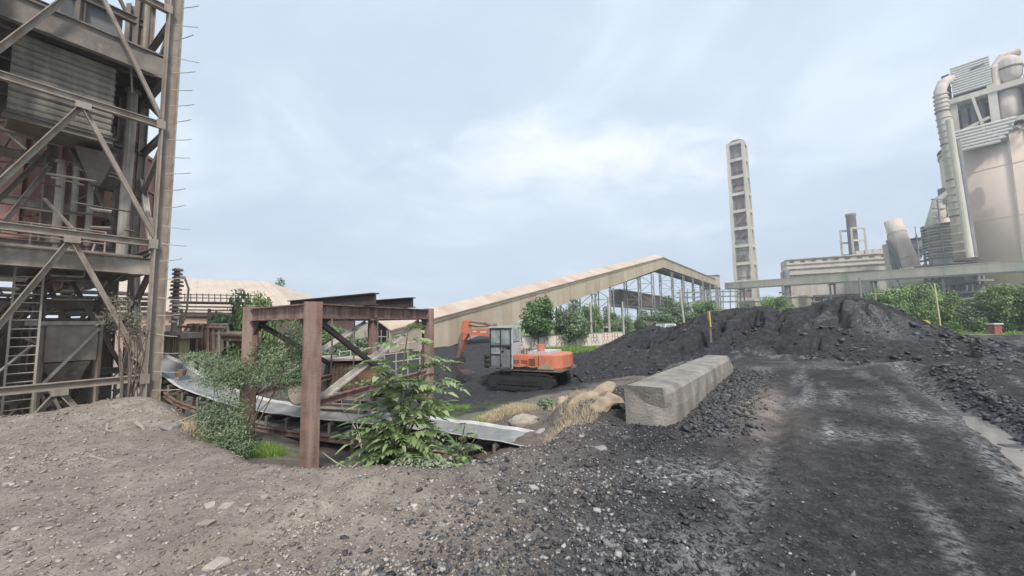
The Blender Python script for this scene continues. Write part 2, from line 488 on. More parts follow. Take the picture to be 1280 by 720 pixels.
# ------------------------------------------------------------------ ground sheet
def ground_material():
    m = bpy.data.materials.new('ground_surface')
    m.use_nodes = True
    t = m.node_tree
    b = t.nodes['Principled BSDF']
    L = t.links.new
    g = t.nodes.new('ShaderNodeNewGeometry')
    a = t.nodes.new('ShaderNodeAttribute'); a.attribute_name = 'soil'
    sp = t.nodes.new('ShaderNodeSeparateColor'); L(a.outputs['Color'], sp.inputs[0])
    def noise(sc, det, rough=.6, st=(1, 1, 1), dist=0):
        mp = t.nodes.new('ShaderNodeMapping'); mp.inputs['Scale'].default_value = st
        L(g.outputs['Position'], mp.inputs[0])
        n = t.nodes.new('ShaderNodeTexNoise')
        n.inputs['Scale'].default_value, n.inputs['Detail'].default_value = sc, det
        n.inputs['Roughness'].default_value, n.inputs['Distortion'].default_value = rough, dist
        L(mp.outputs[0], n.inputs['Vector'])
        return n.outputs['Fac']
    def ramp(src, stops):
        r = t.nodes.new('ShaderNodeValToRGB'); e = r.color_ramp.elements
        for i, (p, c) in enumerate(stops):
            q = e[i] if i < 2 else e.new(p)
            q.position, q.color = p, (*((c, c, c) if isinstance(c, float) else c), 1)
        L(src, r.inputs[0]); return r.outputs[0]
    def mix(f, x, y):
        mx = t.nodes.new('ShaderNodeMix'); mx.data_type = 'RGBA'
        L(f, mx.inputs[0])
        for s, k in ((x, 6), (y, 7)):
            if isinstance(s, tuple): mx.inputs[k].default_value = (*s, 1)
            else: L(s, mx.inputs[k])
        return mx.outputs[2]
    def mth(op, x, y):
        n = t.nodes.new('ShaderNodeMath'); n.operation = op; n.use_clamp = True
        for s, k in ((x, 0), (y, 1)):
            if isinstance(s, (int, float)): n.inputs[k].default_value = s
            else: L(s, n.inputs[k])
        return n.outputs[0]
    n_big, n_mid, n_fine = noise(.7, 5), noise(4.5, 6), noise(38, 4, .7)
    v = t.nodes.new('ShaderNodeTexVoronoi'); v.inputs['Scale'].default_value = 34
    L(g.outputs['Position'], v.inputs['Vector'])
    chip = ramp(v.outputs['Color'], [(.0, .0), (1.0, 1.0)])
    dirt = ramp(n_mid, [(.33, (.24, .20, .165)), (.52, (.32, .27, .226)), (.70, (.41, .355, .305))])
    dirt = mix(ramp(n_fine, [(.40, 0.0), (.72, .6)]), dirt, (.165, .135, .112))
    dirt = mix(ramp(n_big, [(.40, .55), (.58, 0.0)]), dirt, (.19, .158, .132))
    dirt = mix(ramp(noise(1.7, 7, .68), [(.54, 0.0), (.70, .5)]), dirt, (.40, .36, .315))
    coal = ramp(n_mid, [(.34, (.026, .0255, .028)), (.52, (.046, .045, .048)), (.72, (.078, .0765, .081))])
    coal = mix(ramp(n_fine, [(.36, .75), (.52, 0.0)]), coal, (.014, .0137, .015))
    coal = mix(ramp(noise(11, 6, .72, (1, 1.0, 1)), [(.54, 0.0), (.74, .5)]), coal, (.125, .12, .12))
    col = mix(mth('ADD', sp.outputs[0], 0.0), dirt, coal)
    col = mix(ramp(chip, [(.82, 0.0), (.95, .28)]), col, (.24, .225, .21))
    col = mix(ramp(chip, [(.10, .55), (.22, 0.0)]), col, (.022, .02, .02))
    v2 = t.nodes.new('ShaderNodeTexVoronoi'); v2.inputs['Scale'].default_value = 90
    L(g.outputs['Position'], v2.inputs['Vector'])
    col = mix(ramp(v2.outputs['Color'], [(.78, 0.0), (.97, .3)]), col, (.20, .19, .18))
    col = mix(ramp(v2.outputs['Color'], [(.08, .6), (.25, 0.0)]), col, (.03, .028, .028))
    pale = ramp(n_mid, [(.3, (.24, .232, .225)), (.7, (.38, .37, .362))])
    pf = mth('MULTIPLY', sp.outputs[1], ramp(noise(13, 7, .75), [(.44, 0.0), (.58, 1.0)]))
    col = mix(pf, col, pale)
    green = ramp(n_mid, [(.3, (.10, .17, .045)), (.7, (.22, .31, .09))])
    gf = mth('MULTIPLY', sp.outputs[2], ramp(noise(3, 5), [(.38, .35), (.55, 1.0)]))
    col = mix(gf, col, green)
    L(col, b.inputs['Base Color'])
    b.inputs['Roughness'].default_value = .9
    b.inputs['Specular IOR Level'].default_value = .12
    bp = t.nodes.new('ShaderNodeBump'); bp.inputs['Strength'].default_value = .75; bp.inputs['Distance'].default_value = .04
    h = mth('ADD', mth('MULTIPLY', n_fine, .6), mth('MULTIPLY', noise(95, 3, .7), .4))
    L(h, bp.inputs['Height']); L(bp.outputs[0], b.inputs['Normal'])
    return m
MT['ground'] = ground_material()

def soil(x, y):
    """what lies on the ground: coal, pale dust, green growth"""
    d = low_dist(x, y)
    w = fbm(x * .9, y * .9, 4, 41)
    w2 = fbm(x * 3.5, y * 3.5, 4, 42)
    bx = -1.05 + .22 * (y - 3)
    coal = sst((x - bx + w * 2.2 + w2 * .8) / 2.0 + .35)
    coal *= .55 + .45 * sst((x - y * .35 + 1.2 + w) / 1.0)                    # grey-brown shoulder, black road
    tanp = np.exp(-(((x - 4.4 - (y - 7.4) * .55) / .75) ** 2 + ((y - 7.6) / 2.1) ** 2))
    coal = coal * (1 - .8 * tanp * (1 + w2 * 1.5))
    slope = sst(d / .4) * (1 - sst((d - 3.2 + w * 2) / 2))
    coal = coal * (1 - slope) + slope * .45
    yard = sst((d - 3.0 + w * 3) / 2) * (1 - sst((y - 44 - np.clip(4 - x, 0, 4) * 9 + w * 6) / 4)) * (x > -7 - .55 * (y - 12))
    coal = np.maximum(coal, yard)
    far = (y > 38) & (d > 0)
    coal = np.where(far, coal * (1 - sst((y - 38 - np.clip(4 - x, 0, 6) * 9 - x * .25 + w * 4) / 4)), coal)
    right = (d <= 0) & (y > 30)
    coal = np.where(right, coal * (1 - sst((y - 35 + w * 3) / 2)), coal)
    pale = np.zeros_like(x)
    for cx, cy, rx, ry, a in ((1.75, 4.15, .55, .42, 1), (3.0, 5.6, .5, .3, .6), (4.6, 5.3, .5, .3, .7), (6.4, 6.2, .5, .7, .7), (5.4, 7.4, .8, .4, .5),
                              (.9, 2.9, .5, .35, .6), (1.0, 2.2, .45, .5, .5), (7, 8.2, .7, .35, .4), (9.5, 12.5, 3, .7, .35), (13, 14.5, 3, .5, .35), (18, 15, 4, 1, .3)):
        pale += a * np.exp(-(((x - cx) / rx) ** 2 + ((y - cy) / ry) ** 2))
    road = sst((x - y * .5 + .2) / 1.5)
    al = x * .62 + y * .78; ac = x * .78 - y * .62
    pale += .5 * road * sst((fbm(ac * 3.6, al * .30, 4, 51) - .05) / .14) * (y < 40)
    swl = sst((y - 8.5) / 3) * sst((x - 8) / 3)
    pale += .4 * swl * sst((fbm((y - x * .42) * 2.6, (x + y * .42) * .25, 4, 52) - .04) / .12) * (y < 33)
    pale += .35 * np.exp(-(seg_d(x, y, RUT_L) / .13) ** 2) * (y < 5) + .5 * np.exp(-(seg_d(x, y, RUT_R) / .3) ** 2)
    gr = np.zeros_like(x)
    gr += sst((y - 36 + w * 3) / 3) * (1 - coal) * (.35 + .65 * (x > 0))
    gr += .9 * np.exp(-(((x + 7.5) / 4.5) ** 2 + ((y - 13.8) / 1.6) ** 2))
    gr += .8 * np.exp(-(((x + 4.3) / .6) ** 2 + ((y - 6.7) / .5) ** 2)) + .6 * np.exp(-(((x + .2) / 2.0) ** 2 + ((y - 11) / 1.6) ** 2)) * (w2 > -.05)
    return np.clip(coal, 0, 1), np.clip(pale, 0, 1), np.clip(gr, 0, 1)

def build_ground():
    nx, ny = 860, 640
    t = np.linspace(-1, 1, nx)
    xs = 2.74 * np.sinh(7 * t)
    s = np.linspace(0, 1, ny)
    ys = -1.5 + 4.2 * (np.exp(5.95 * s) - 1)
    X, Y = np.meshgrid(xs, ys)
    x, y = X.ravel(), Y.ravel()
    z = gz(x, y)
    k, p, g = soil(x, y)
    V = np.stack([x, y, z], 1)
    i = np.arange(nx - 1)[None, :] + (np.arange(ny - 1) * nx)[:, None]
    Fc = np.stack([i, i + 1, i + 1 + nx, i + nx], -1).reshape(-1, 4)
    fx, fy = x[Fc].mean(1), y[Fc].mean(1)
    d = low_dist(fx, fy)
    road = (fx > -1.2 + .48 * fy + .5) & (d <= 0) & (fy < 36)
    road |= (fx > 6) & (d <= 0) & (fy < 36)
    yard = (d > 3.2) & (fy < 44 + np.clip(4 - fx, 0, 4) * 9) & (fx > -7 - .55 * (fy - 12))
    for name, sel in (('ground', ~(road | yard)), ('haul_road', road), ('coal_yard', yard & ~road)):
        f = Fc[sel]
        u, inv = np.unique(f, return_inverse=True)
        me = np_mesh(name, V[u], inv.reshape(-1, 4), 'ground', smooth=True)
        a = me.attributes.new('soil', 'FLOAT_COLOR', 'POINT')
        a.data.foreach_set('color', np.stack([k[u], p[u], g[u], np.ones(len(u))], 1).astype(np.float32).ravel())
        tag(link(me, name), kind='structure')
build_ground()

# muddy water standing in the right-hand rut
def strip_water():
    m = MB(); pts = []
    ctr = [(5.15, 3.8), (5.6, 4.3), (6.1, 4.86), (6.6, 5.4), (7.0, 5.87), (7.45, 6.45)]
    wd = [.25, .32, .28, .32, .28, .2]
    for (x, y), w in zip(ctr, wd):
        pts.append((x - .77 * w, y + .63 * w)); pts.append((x + .77 * w, y - .63 * w))
    zw = [g1(x, y) for x, y in ctr]
    vs = [(a, b, sum(zw) / len(zw) + .038) for a, b in pts]
    m.add(vs, [(2 * i, 2 * i + 1, 2 * i + 3, 2 * i + 2) for i in range(len(ctr) - 1)])
    tag(m.build('puddle_water', 'water'), kind='structure')
strip_water()

# ------------------------------------------------------------------ loose stones
_cube = np.array([(sx, sy, sz) for sx in (-1, 1) for sy in (-1, 1) for sz in (-1, 1)], float) * .5
_cf = np.array([(0, 1, 3, 2), (4, 6, 7, 5), (0, 4, 5, 1), (2, 3, 7, 6), (0, 2, 6, 4), (1, 5, 7, 3)])
def stones(name, m, x, y, size, flat=.65, sink=.15, z=None):
    n = len(x)
    z = gz(x, y) if z is None else z
    J = _cube[None] + rng.uniform(-.24, .24, (n, 8, 3))
    J *= size[:, None, None] * rng.uniform(.65, 1.3, (n, 1, 3))
    J[:, :, 2] *= flat
    a, tx = rng.uniform(0, 6.28, n), rng.normal(0, .35, n)
    c, s = np.cos(a)[:, None], np.sin(a)[:, None]
    X, Y = J[..., 0] * c - J[..., 1] * s, J[..., 0] * s + J[..., 1] * c
    Zz = J[..., 2] + X * np.sin(tx)[:, None]
    V = np.stack([X + x[:, None], Y + y[:, None], Zz + (z + size * (flat * .5 - sink))[:, None]], -1).reshape(-1, 3)
    Fc = (_cf[None] + (np.arange(n) * 8)[:, None, None]).reshape(-1, 4)
    me = np_mesh(name, V, Fc, m, np.repeat(rng.uniform(0, 1, n), 8))
    return tag(link(me, name), kind='stuff')
# ------------------------------------------------------------------ coal heaps
def heap(name, label, ridge, slope, ext, step, seed, gully=.55, rubble=0):
    (x0, x1), (y0, y1) = ext
    xs, ys = np.arange(x0, x1, step), np.arange(y0, y1, step)
    X, Y = np.meshgrid(xs, ys); x, y = X.ravel(), Y.ravel()
    wx = x + fbm(x * .4, y * .4, 3, seed) * 1.1
    wy = y + fbm(x * .4, y * .4, 3, seed + 5) * 1.1
    best = np.full(x.shape, -9.)
    al = np.zeros(x.shape); ds = np.zeros(x.shape); acc = 0
    for (ax, ay, az), (bx, by, bz) in zip(ridge[:-1], ridge[1:]):
        dx, dy = bx - ax, by - ay
        t = np.clip(((wx - ax) * dx + (wy - ay) * dy) / (dx * dx + dy * dy), 0, 1)
        px, py = ax + t * dx, ay + t * dy
        dist = np.hypot(wx - px, wy - py)
        ang = np.arctan2(wy - py, wx - px)
        h = az + (bz - az) * t - slope * 1.32 * dist + .5 * slope * np.maximum(dist - 2.6, 0)
        h = h - .06 * np.exp(-(dist / .4) ** 2)
        sel = h > best
        best = np.where(sel, h, best)
        al = np.where(sel, acc + t * math.hypot(dx, dy) + ang * 1.3, al)
        ds = np.where(sel, dist, ds)
        acc += math.hypot(dx, dy)
    al = al + fbm(x * .8, y * .8, 3, seed + 4) * .9 + ds * .25
    gl = 1 - np.abs(2 * vnoise(al * 1.0, ds * .10, seed + 2) - 1)
    gl2 = 1 - np.abs(2 * vnoise(al * 2.4, ds * .22, seed + 3) - 1)
    env = sst(ds / .9) * sst((best + .5) / 1.0)
    patch = sst((vnoise(x * .3, y * .3, seed + 7) - .25) / .35)
    best = best - gully * env * (.25 + .75 * patch) * sst((gl - .66) / .34) - gully * .5 * env * sst((gl2 - .7) / .3)
    best = best + fbm(x * 1.6, y * 1.6, 4, seed + 8) * .22 + fbm(x * 6, y * 6, 3, seed + 9) * .13
    best = np.maximum(best, gz(x, y, False) - .25)
    V = np.stack([x, y, best], 1)
    nx = len(xs)
    i = np.arange(nx - 1)[None, :] + (np.arange(len(ys) - 1) * nx)[:, None]
    Fc = np.stack([i, i + 1, i + 1 + nx, i + nx], -1).reshape(-1, 4)
    keep = (best - gz(x, y, False) > -.2)[Fc].any(1)
    Fc = Fc[keep]
    u, inv = np.unique(Fc, return_inverse=True)
    x, y = x[u], y[u]
    if rubble:
        pr = sst((fbm(x * .5, y * .5, 3, seed + 12) + .05) / .25) * (V[u][:, 2] < 1.5) + .05; pr = pr / pr.sum()
        q = rng.choice(len(u), rubble, p=pr)
        stones('heap_rubble', 'coalstone', x[q] + rng.normal(0, .05, rubble), y[q] + rng.normal(0, .05, rubble), np.clip(rng.lognormal(-2.9, .55, rubble), .03, .22), z=V[u][q, 2])
    me = np_mesh(name, V[u], inv.reshape(-1, 4), 'heapcoal', smooth=True)
    a = me.attributes.new('soil', 'FLOAT_COLOR', 'POINT')
    pale = .42 * sst((fbm(x * .4, y * .4, 3, seed + 12) - .02) / .2) * (y < 17.5)
    a.data.foreach_set('color', np.stack([np.ones(len(u)), pale, np.zeros(len(u)), np.ones(len(u))], 1).astype(np.float32).ravel())
    o = link(me, name)
    return tag(o, label, 'coal heap', 'heaps of coal in the yard')
MT['heapcoal'] = MT['ground']
heap('coal_heap', 'largest black coal heap with gullied flank, its peak beside the road', [(13.6, 19.2, 2.0), (15.7, 18.0, 2.62), (18.3, 18.9, 1.9), (22.6, 20.4, .1), (26, 22, -.8)],
     .44, ((5, 30), (11.5, 27)), .08, 101, .8, 2600)
heap('coal_heap', 'middle coal heap behind the concrete block, with the yellow stake in it', [(9.6, 23.3, 1.0), (10.7, 22.2, 1.75), (11.7, 21.2, 2.15), (12.9, 20.4, 2.2), (13.8, 20.2, 1.95)], .45, ((3.5, 18), (14, 28)), .085, 202, .85, 900)
heap('coal_heap', 'lowest coal heap, farthest back behind the excavator counterweight', [(6.6, 27.4, .0), (8.4, 26.4, 1.05), (9.4, 25.9, 1.2), (11.2, 25.2, 1.0), (13, 25, .5)], .42, ((3, 19), (17, 32)), .11, 303, .7, 400)
heap('coal_heap', 'small flat mound of coal left of the excavator tracks', [(-2.0, 22.5, -1.45), (.0, 23.6, -1.25), (1.2, 23, -1.5)], .3, ((-6, 4), (19, 27)), .14, 404, .15)

# ------------------------------------------------------------------ loose stones
def scat(n, fx):
    xs, ys = [], []
    while sum(map(len, xs)) < n:
        y = 1.6 + 9.5 * rng.random(4000) ** 1.6
        x = rng.uniform(-1.45, 1.45, 4000) * y
        k = rng.random(4000) < fx(x, y)
        xs.append(x[k]); ys.append(y[k])
    return np.concatenate(xs)[:n], np.concatenate(ys)[:n]
def inlow(x, y): return low_dist(x, y)
def f_grey(x, y):
    c = -.2 + .33 * (y - 3)
    return np.exp(-((x - c) / 1.15) ** 2) * (inlow(x, y) < .5) * (.35 + sst((fbm(x * 1.5, y * 1.5, 3, 61) + .1) / .25))
def f_coal(x, y):
    c = .4 + .42 * (y - 3)
    return (np.exp(-((x - c) / 1.1) ** 2) + .02 * (x > c)) * (inlow(x, y) < .8)
def f_dirt(x, y): return sst((-.4 - x + .2 * y) / 1.5) * (inlow(x, y) < .5) * (.25 + sst((fbm(x * 1.2, y * 1.2, 3, 62)) / .2))
def f_road(x, y): return sst((x - .3 - .45 * y) / 1) * (inlow(x, y) < 0)
x, y = scat(13000, f_grey); stones('gravel', 'stone', x, y, np.clip(rng.lognormal(-4.7, .55, len(x)), .004, .045))
x, y = scat(18000, f_coal); stones('coal_rubble', 'coalstone', x, y, np.clip(rng.lognormal(-4.45, .5, len(x)), .006, .05))
x, y = scat(15000, f_dirt); stones('dirt_crumbs', 'clod', x, y, np.clip(rng.lognormal(-4.75, .55, len(x)), .004, .04))
x, y = scat(1300, f_road); stones('road_grit', 'coalstone', x, y, np.clip(rng.lognormal(-5.0, .5, len(x)), .004, .025))
n = 6000                                            # rubble fallen along the right foot of the block and on the heaps' apron
t = rng.random(n); xx = 2.15 + 4.5 * t + rng.normal(.35, .25, n); yy = 5.75 + 6.1 * t + rng.normal(-.3, .25, n)
stones('block_rubble', 'coalstone', xx, yy, np.clip(rng.lognormal(-3.9, .55, n), .01, .08))
n = 2500
tt = rng.random(n); a = np.array(RIDGE_R); k = np.minimum((tt * (len(a) - 1)).astype(int), len(a) - 2); q = tt * (len(a) - 1) - k
pp = a[k] * (1 - q)[:, None] + a[k + 1] * q[:, None] + rng.normal(0, .2, (n, 2))
stones('windrow_coal', 'coalstone', pp[:, 0], pp[:, 1], np.clip(rng.lognormal(-3.7, .6, n), .01, .10))

# stones big enough to pick out one by one
def rock(px, py, size, m, label, grp, flat=.6):
    # where the pixel's ray meets the ground
    d = (at(px, py, 1.0) - CAM)
    s = 1.0
    for _ in range(400):
        p = CAM + d * s
        if p.z <= g1(p.x, p.y): break
        s += .03
    mb = MB()
    J = [Vector(c) * random.uniform(.8, 1.25) + Vector([random.uniform(-.16, .16) for _ in range(3)]) for c in _cube]
    J = [Vector((c.x * size * 1.25, c.y * size, c.z * size * flat)) for c in J]
    a = random.uniform(0, 6.28)
    J = [Matrix.Rotation(a, 3, 'Z') @ c for c in J]
    # two extra corner cuts make it read as broken stone
    mb.add([c + p + Vector((0, 0, size * flat * .22)) for c in J], [tuple(f) for f in _cf])
    o = mb.build('rock', m, org=p)
    a_ = o.data.attributes.new('rnd', 'FLOAT', 'POINT'); a_.data.foreach_set('value', np.full(len(o.data.vertices), random.uniform(.4, .75), np.float32))
    bv = o.modifiers.new('bevel', 'BEVEL'); bv.width = size * .13; bv.segments = 2
    return tag(o, label, 'rock', grp)
for (px, py, s, m, lb) in [
    (752, 563, .125, 'stone', 'flat pale grey stone slab between the road gravel and the concrete block'),
    (781, 548, .10, 'coalstone', 'dark grey stone just below the near end of the concrete block'),
    (727, 547, .09, 'stone', 'small grey stone above the pale slab, left of the concrete block'),
    (668, 610, .065, 'stone', 'pale whitish stone in the gravel below the end of the belt'),
    (650, 628, .05, 'stone', 'light stone in the gravel, just lower left of the whitish stone'),
    (747, 639, .05, 'stone', 'light stone in the gravel beside the left edge of the road'),
    (553, 657, .06, 'stone', 'pale stone lying alone in the brown gravel at the lower middle'),
    (283, 634, .10, 'clod', 'broken earth clod on top of the low earth step, biggest of its row'),
    (262, 633, .07, 'clod', 'dark earth clod at the left end of the earth step row'),
    (304, 640, .06, 'clod', 'earth clod leaning on the right end of the earth step row'),
    (258, 656, .10, 'clod', 'flat earth clod fallen below the earth step'),
    (332, 622, .06, 'clod', 'small earth clod right of the row on the earth step'),
    (270, 710, .12, 'clod', 'large flat clod at the very bottom edge of the brown dirt'),
    (212, 536, .17, 'stone', 'rounded pale stone on the spoil edge beside the tower leg and the sticks'),
    (10, 605, .06, 'stone', 'small pale stone at the left edge of the brown dirt'),
    (1265, 563, .16, 'coalstone', 'flat dark coal slab lying at the lower end of the puddle'),
    (812, 500, .07, 'coalstone', 'dark stone against the right side foot of the concrete block'),
]:
    rock(px, py, s, m, lb, 'single stones lying on the ground', .45)
# ------------------------------------------------------------------ trestle tower at the left
TO, TA, TB = Vector((-9.27, 10.0, 0)), Vector((-.566, -.824, 0)), Vector((-.824, .566, 0))
def T(a, b, z): return TO + TA * a + TB * b + Vector((0, 0, z))
def part(name, m, parent, fn, *a, **k):
    mb = MB(); getattr(mb, fn)(*a, **k)
    return mb.build(name, m, parent)
tw = thing('trestle_tower', 'dusty grey steel trestle tower with K bracing and step rods on its outer leg', 'tower', T(1.5, 1, -.7))
LV = [.34, 3.78, 7.0, 10.3, 13.4]
AW, BW = 3.1, 2.55
for a in (0, AW):
    for b in (0, BW):
        part('leg', 'steel', tw, 'ibeam', T(a, b, -1.3), T(a, b, 14), .30 if b == 0 else .19, .30 if b == 0 else .19, .03, TA)
for z in LV:
    part('girt', 'steel', tw, 'ibeam', T(.1, -.02, z), T(AW, -.02, z), .15, .17, .02)
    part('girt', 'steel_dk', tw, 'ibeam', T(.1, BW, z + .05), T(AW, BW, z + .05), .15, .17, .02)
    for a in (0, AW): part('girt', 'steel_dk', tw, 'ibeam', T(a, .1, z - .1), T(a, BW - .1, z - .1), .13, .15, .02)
    g = MB(); g.box(T(AW / 2, -.11, z - .13), (.26, .02, .16), Matrix.Rotation(math.atan2(TA.y, TA.x), 3, 'Z')); g.build('gusset_plate', 'steel', tw)
    for a in (.17, AW - .17):
        g = MB(); g.box(T(a, -.15, z - .02), (.18, .02, .24), Matrix.Rotation(math.atan2(TA.y, TA.x), 3, 'Z')); g.build('gusset_plate', 'steel', tw)
zs = [-2.2] + LV
for z0, z1 in zip(zs[:-1], zs[1:]):
    for a in (0.1, AW - .1):
        part('brace', 'steel', tw, 'angle', T(AW / 2, -.03, z1 - .1), T(a, -.03, z0 + .12), .11, .02, TB)
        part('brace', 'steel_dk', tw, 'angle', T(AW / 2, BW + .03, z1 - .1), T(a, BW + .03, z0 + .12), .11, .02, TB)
    zm = (z0 + z1) / 2
    for a in (0, AW):
        part('brace', 'steel_dk', tw, 'beam', T(a, .1, z1 - .2), T(a, BW - .1, zm), .16, .10, TA)
        part('brace', 'steel_dk', tw, 'beam', T(a, BW - .1, zm), T(a, .1, z0 + .2), .16, .10, TA)
rods = MB(); rods.tube([(0, 0, 0), (.40, 0, 0), (.62, 0, .02)], .011, 5)
rme = rods.build('step_rod', 'steel_lt', tw, org=(0, 0, 0))
rme.location = T(.02, -.17, -.45) - ORG[tw.name]
rang = math.atan2(-TA.y, -TA.x)
rme.rotation_euler = (0, 0, rang - .9)
for k in range(1, 26):
    o = rme.copy(); C.objects.link(o); o.parent = tw
    o.location = T(.02, -.17, -.45 + k * .47) - ORG[tw.name]
    o.rotation_euler = (random.uniform(-.1, .1), random.uniform(-.10, .16), rang - .9 + random.uniform(-.25, .25))

# platforms carried inside the tower
def platform(label, z, a0, a1, b0, b1, depth, joists, m='steel_dk', fascia='steel', corner=True):
    t = thing('steel_platform', label, 'platform', T((a0 + a1) / 2, (b0 + b1) / 2, z))
    rz = math.atan2(TA.y, TA.x)
    part('deck_plate', m, t, 'beam', T(a0, (b0 + b1) / 2, z + .04), T(a1, (b0 + b1) / 2, z + .04), b1 - b0, .05)
    part('edge_beam', fascia, t, 'ibeam', T(a0 - .1, b0, z - depth / 2), T(a1, b0, z - depth / 2), .16, depth, .025)
    part('edge_beam', m, t, 'ibeam', T(a0 - .1, b1, z - depth / 2), T(a1, b1, z - depth / 2), .16, depth, .025)
    part('edge_beam', fascia, t, 'ibeam', T(a0, b0 + .1, z - depth / 2 - .01), T(a0, b1 - .1, z - depth / 2 - .01), .16, depth, .025)
    for k in range(joists):
        b = b0 + (b1 - b0) * (k + 1) / (joists + 1)
        part('joist', m, t, 'ibeam', T(a0 + .1, b, z - depth * .35), T(a1, b, z - depth * .35), .12, depth * .6, .02)
    if corner: part('bracket', fascia, t, 'beam', T(-.02, .16, z - depth * .6), T(a0 + .5, b0 + .05, z - depth * .6), .10, depth * .9)
    return t
platform('dark steel platform at the top of the tower over the corrugated box', 9.05, .05, 4.6, .25, 6.2, .62, 6, fascia='steel_dk')
platform('heavy grey girder platform at mid height of the tower below the red tank', 3.42, .25, 4.4, .35, 2.9, .42, 2, m='steel', fascia='steel')
pu = thing('equipment_frame', 'dark machinery frame standing on the topmost tower platform', 'machine', T(.9, 1.6, 9.1))
for (a, b) in ((.5, 1.2), (1.6, 1.2), (.5, 2.3), (1.6, 2.3)):
    part('post', 'steel_dk', pu, 'ibeam', T(a, b, 9.1), T(a, b, 11.4), .14, .14, .02)
part('housing', 'grey', pu, 'beam', T(.8, 1.75, 9.75), T(1.9, 1.75, 9.75), .9, 1.1)
part('cross_beam', 'steel_dk', pu, 'ibeam', T(.4, 1.2, 10.3), T(1.8, 1.2, 10.3), .14, .2, .02)
part('pipe', 'steel', pu, 'tube', [T(.35, 1.1, 9.3), T(.35, 1.1, 11.5)], .07)

# corrugated box under the top platform: one strip per corrugation
bx = thing('corrugated_hopper_box', 'dirty box clad in horizontal corrugated sheets hung under the top platform', 'hopper', T(1.6, 1.6, 6.5))
A0, A1, B0, B1 = .95, 2.6, .8, 2.5
part('core', 'steel_dk', bx, 'beam', T(A0 + .05, (B0 + B1) / 2, 7.5), T(A1 - .05, (B0 + B1) / 2, 7.5), B1 - B0 - .1, 1.9)
nst = 12
for k in range(nst):
    z = 6.58 + k * (1.92 / nst)
    jit = random.uniform(-.012, .012)
    for (p, q, nrm) in ((T(A0, B0, z), T(A1, B0, z), TB), (T(A0, B0, z), T(A0, B1, z), TA)):
        s = MB()
        h = 1.92 / nst
        pts = [(0, 0), (-.032 + jit, h * .30), (-.032 + jit, h * .78), (0, h * .97), (.03, h * .97), (.03, 0)]
        s.prism(pts, p + Vector((0, 0, random.uniform(-.008, .008))), nrm, Z, q - p)
        s.build('cladding_strip', 'clad', bx)
part('bottom_frame', 'steel_dk', bx, 'ibeam', T(A0 - .05, B0 - .02, 6.47), T(A1 + .05, B0 - .02, 6.47), .12, .16, .02)
part('bottom_frame', 'steel_dk', bx, 'ibeam', T(A0 - .02, B0, 6.45), T(A0 - .02, B1, 6.45), .12, .16, .02)
part('chute', 'steel_dk', bx, 'lathe', [(.12, 5.5), (.55, 6.4)], T(1.0, 1.9, 0), 4)

# red tank and its ducts
rt = thing('storage_tank', 'faded red riveted tank with cone bottom inside the steel tower', 'tank', (-15.6, 13.2, 3.3))
c = Vector((-15.6, 13.2, 0))
part('shell', 'red', rt, 'lathe', [(.7, 3.0), (2.35, 4.3), (2.35, 7.9), (2.1, 8.1)], c, 36)
for z in (4.35, 5.4, 6.6, 7.8): part('hoop', 'red', rt, 'lathe', [(2.36, z - .05), (2.43, z - .05), (2.43, z + .05), (2.36, z + .05)], c, 36)
for k in range(12):
    q = -2.6 + k * .3
    p = c + Vector((math.cos(q) * 2.40, math.sin(q) * 2.40, 0))
    part('stiffener', 'red', rt, 'beam', p + Vector((0, 0, 4.4)), p + Vector((0, 0, 7.75)), .09, .09, (math.cos(q), math.sin(q), 0))
rd = thing('red_duct', 'tall faded red square duct standing behind the tower leg', 'duct', T(.15, 3.3, 3.3))
part('shaft', 'red', rd, 'beam', T(.12, 3.3, 3.2), T(.12, 3.3, 8.4), .5, .5, TA)
for z in (4.4, 5.6, 6.8): part('flange', 'red', rd, 'beam', T(.12, 3.3, z), T(.12, 3.3, z + .06), .6, .6, TA)
rd2 = thing('red_duct', 'second red square duct, between the red tank and the tall duct', 'duct', T(1.0, 3.9, 3.3))
part('shaft', 'red', rd2, 'beam', T(.85, 3.9, 3.2), T(.85, 3.9, 6.6), .55, .55, TA)
part('hood', 'steel_dk', rd2, 'lathe', [(.18, 6.0), (.62, 6.9), (.62, 7.2)], T(.6, 2.9, -.3), 4)
for (a, b, z0, z1, r, lb) in ((.42, 1.75, 3.4, 8.5, .12, 'thick grey round column beside the corrugated box'), (1.55, 2.6, 3.4, 6.2, .09, 'grey pipe column in front of the red tank, left one'),
                              (1.28, 2.6, 3.4, 6.2, .07, 'grey pipe column in front of the red tank, middle one'), (.98, 2.6, 3.4, 6.1, .07, 'grey pipe column in front of the red tank, right one')):
    cl = thing('pipe_column', lb, 'column', T(a, b, z0), group='pipe columns inside the tower')
    part('shaft', 'steel_lt', cl, 'tube', [T(a, b, z0), T(a, b, z1)], r, 10)
    part('cap', 'steel', cl, 'tube', [T(a, b, z1 - .08), T(a, b, z1)], r * 1.5, 10)
pp = thing('pipe_bundle', 'bundle of three pale pipes bending down behind the tower leg', 'pipes', T(.3, 2.5, 3.5))
for k in range(3):
    o = .10 * k
    part('pipe', 'steel_lt', pp, 'tube', [T(1.3, 2.55 + o * .3, 6.05 + o), T(.55 - o * .4, 2.55 + o * .3, 6.05 + o), T(.32 - o * .8, 2.55 + o * .3, 5.97 + o), T(.20 - o, 2.55 + o * .3, 5.75 + o), T(.16 - o, 2.55 + o * .3, 3.5)], .032, 8)
hr = thing('handrail', 'pale handrail on the inner walkway beside the grey round column', 'railing', T(.5, 2.9, 6.2))
for z in (6.35, 6.6): part('rail', 'steel_lt', hr, 'tube', [T(1.4, 3.0, z), T(.2, 3.0, z)], .022, 6)
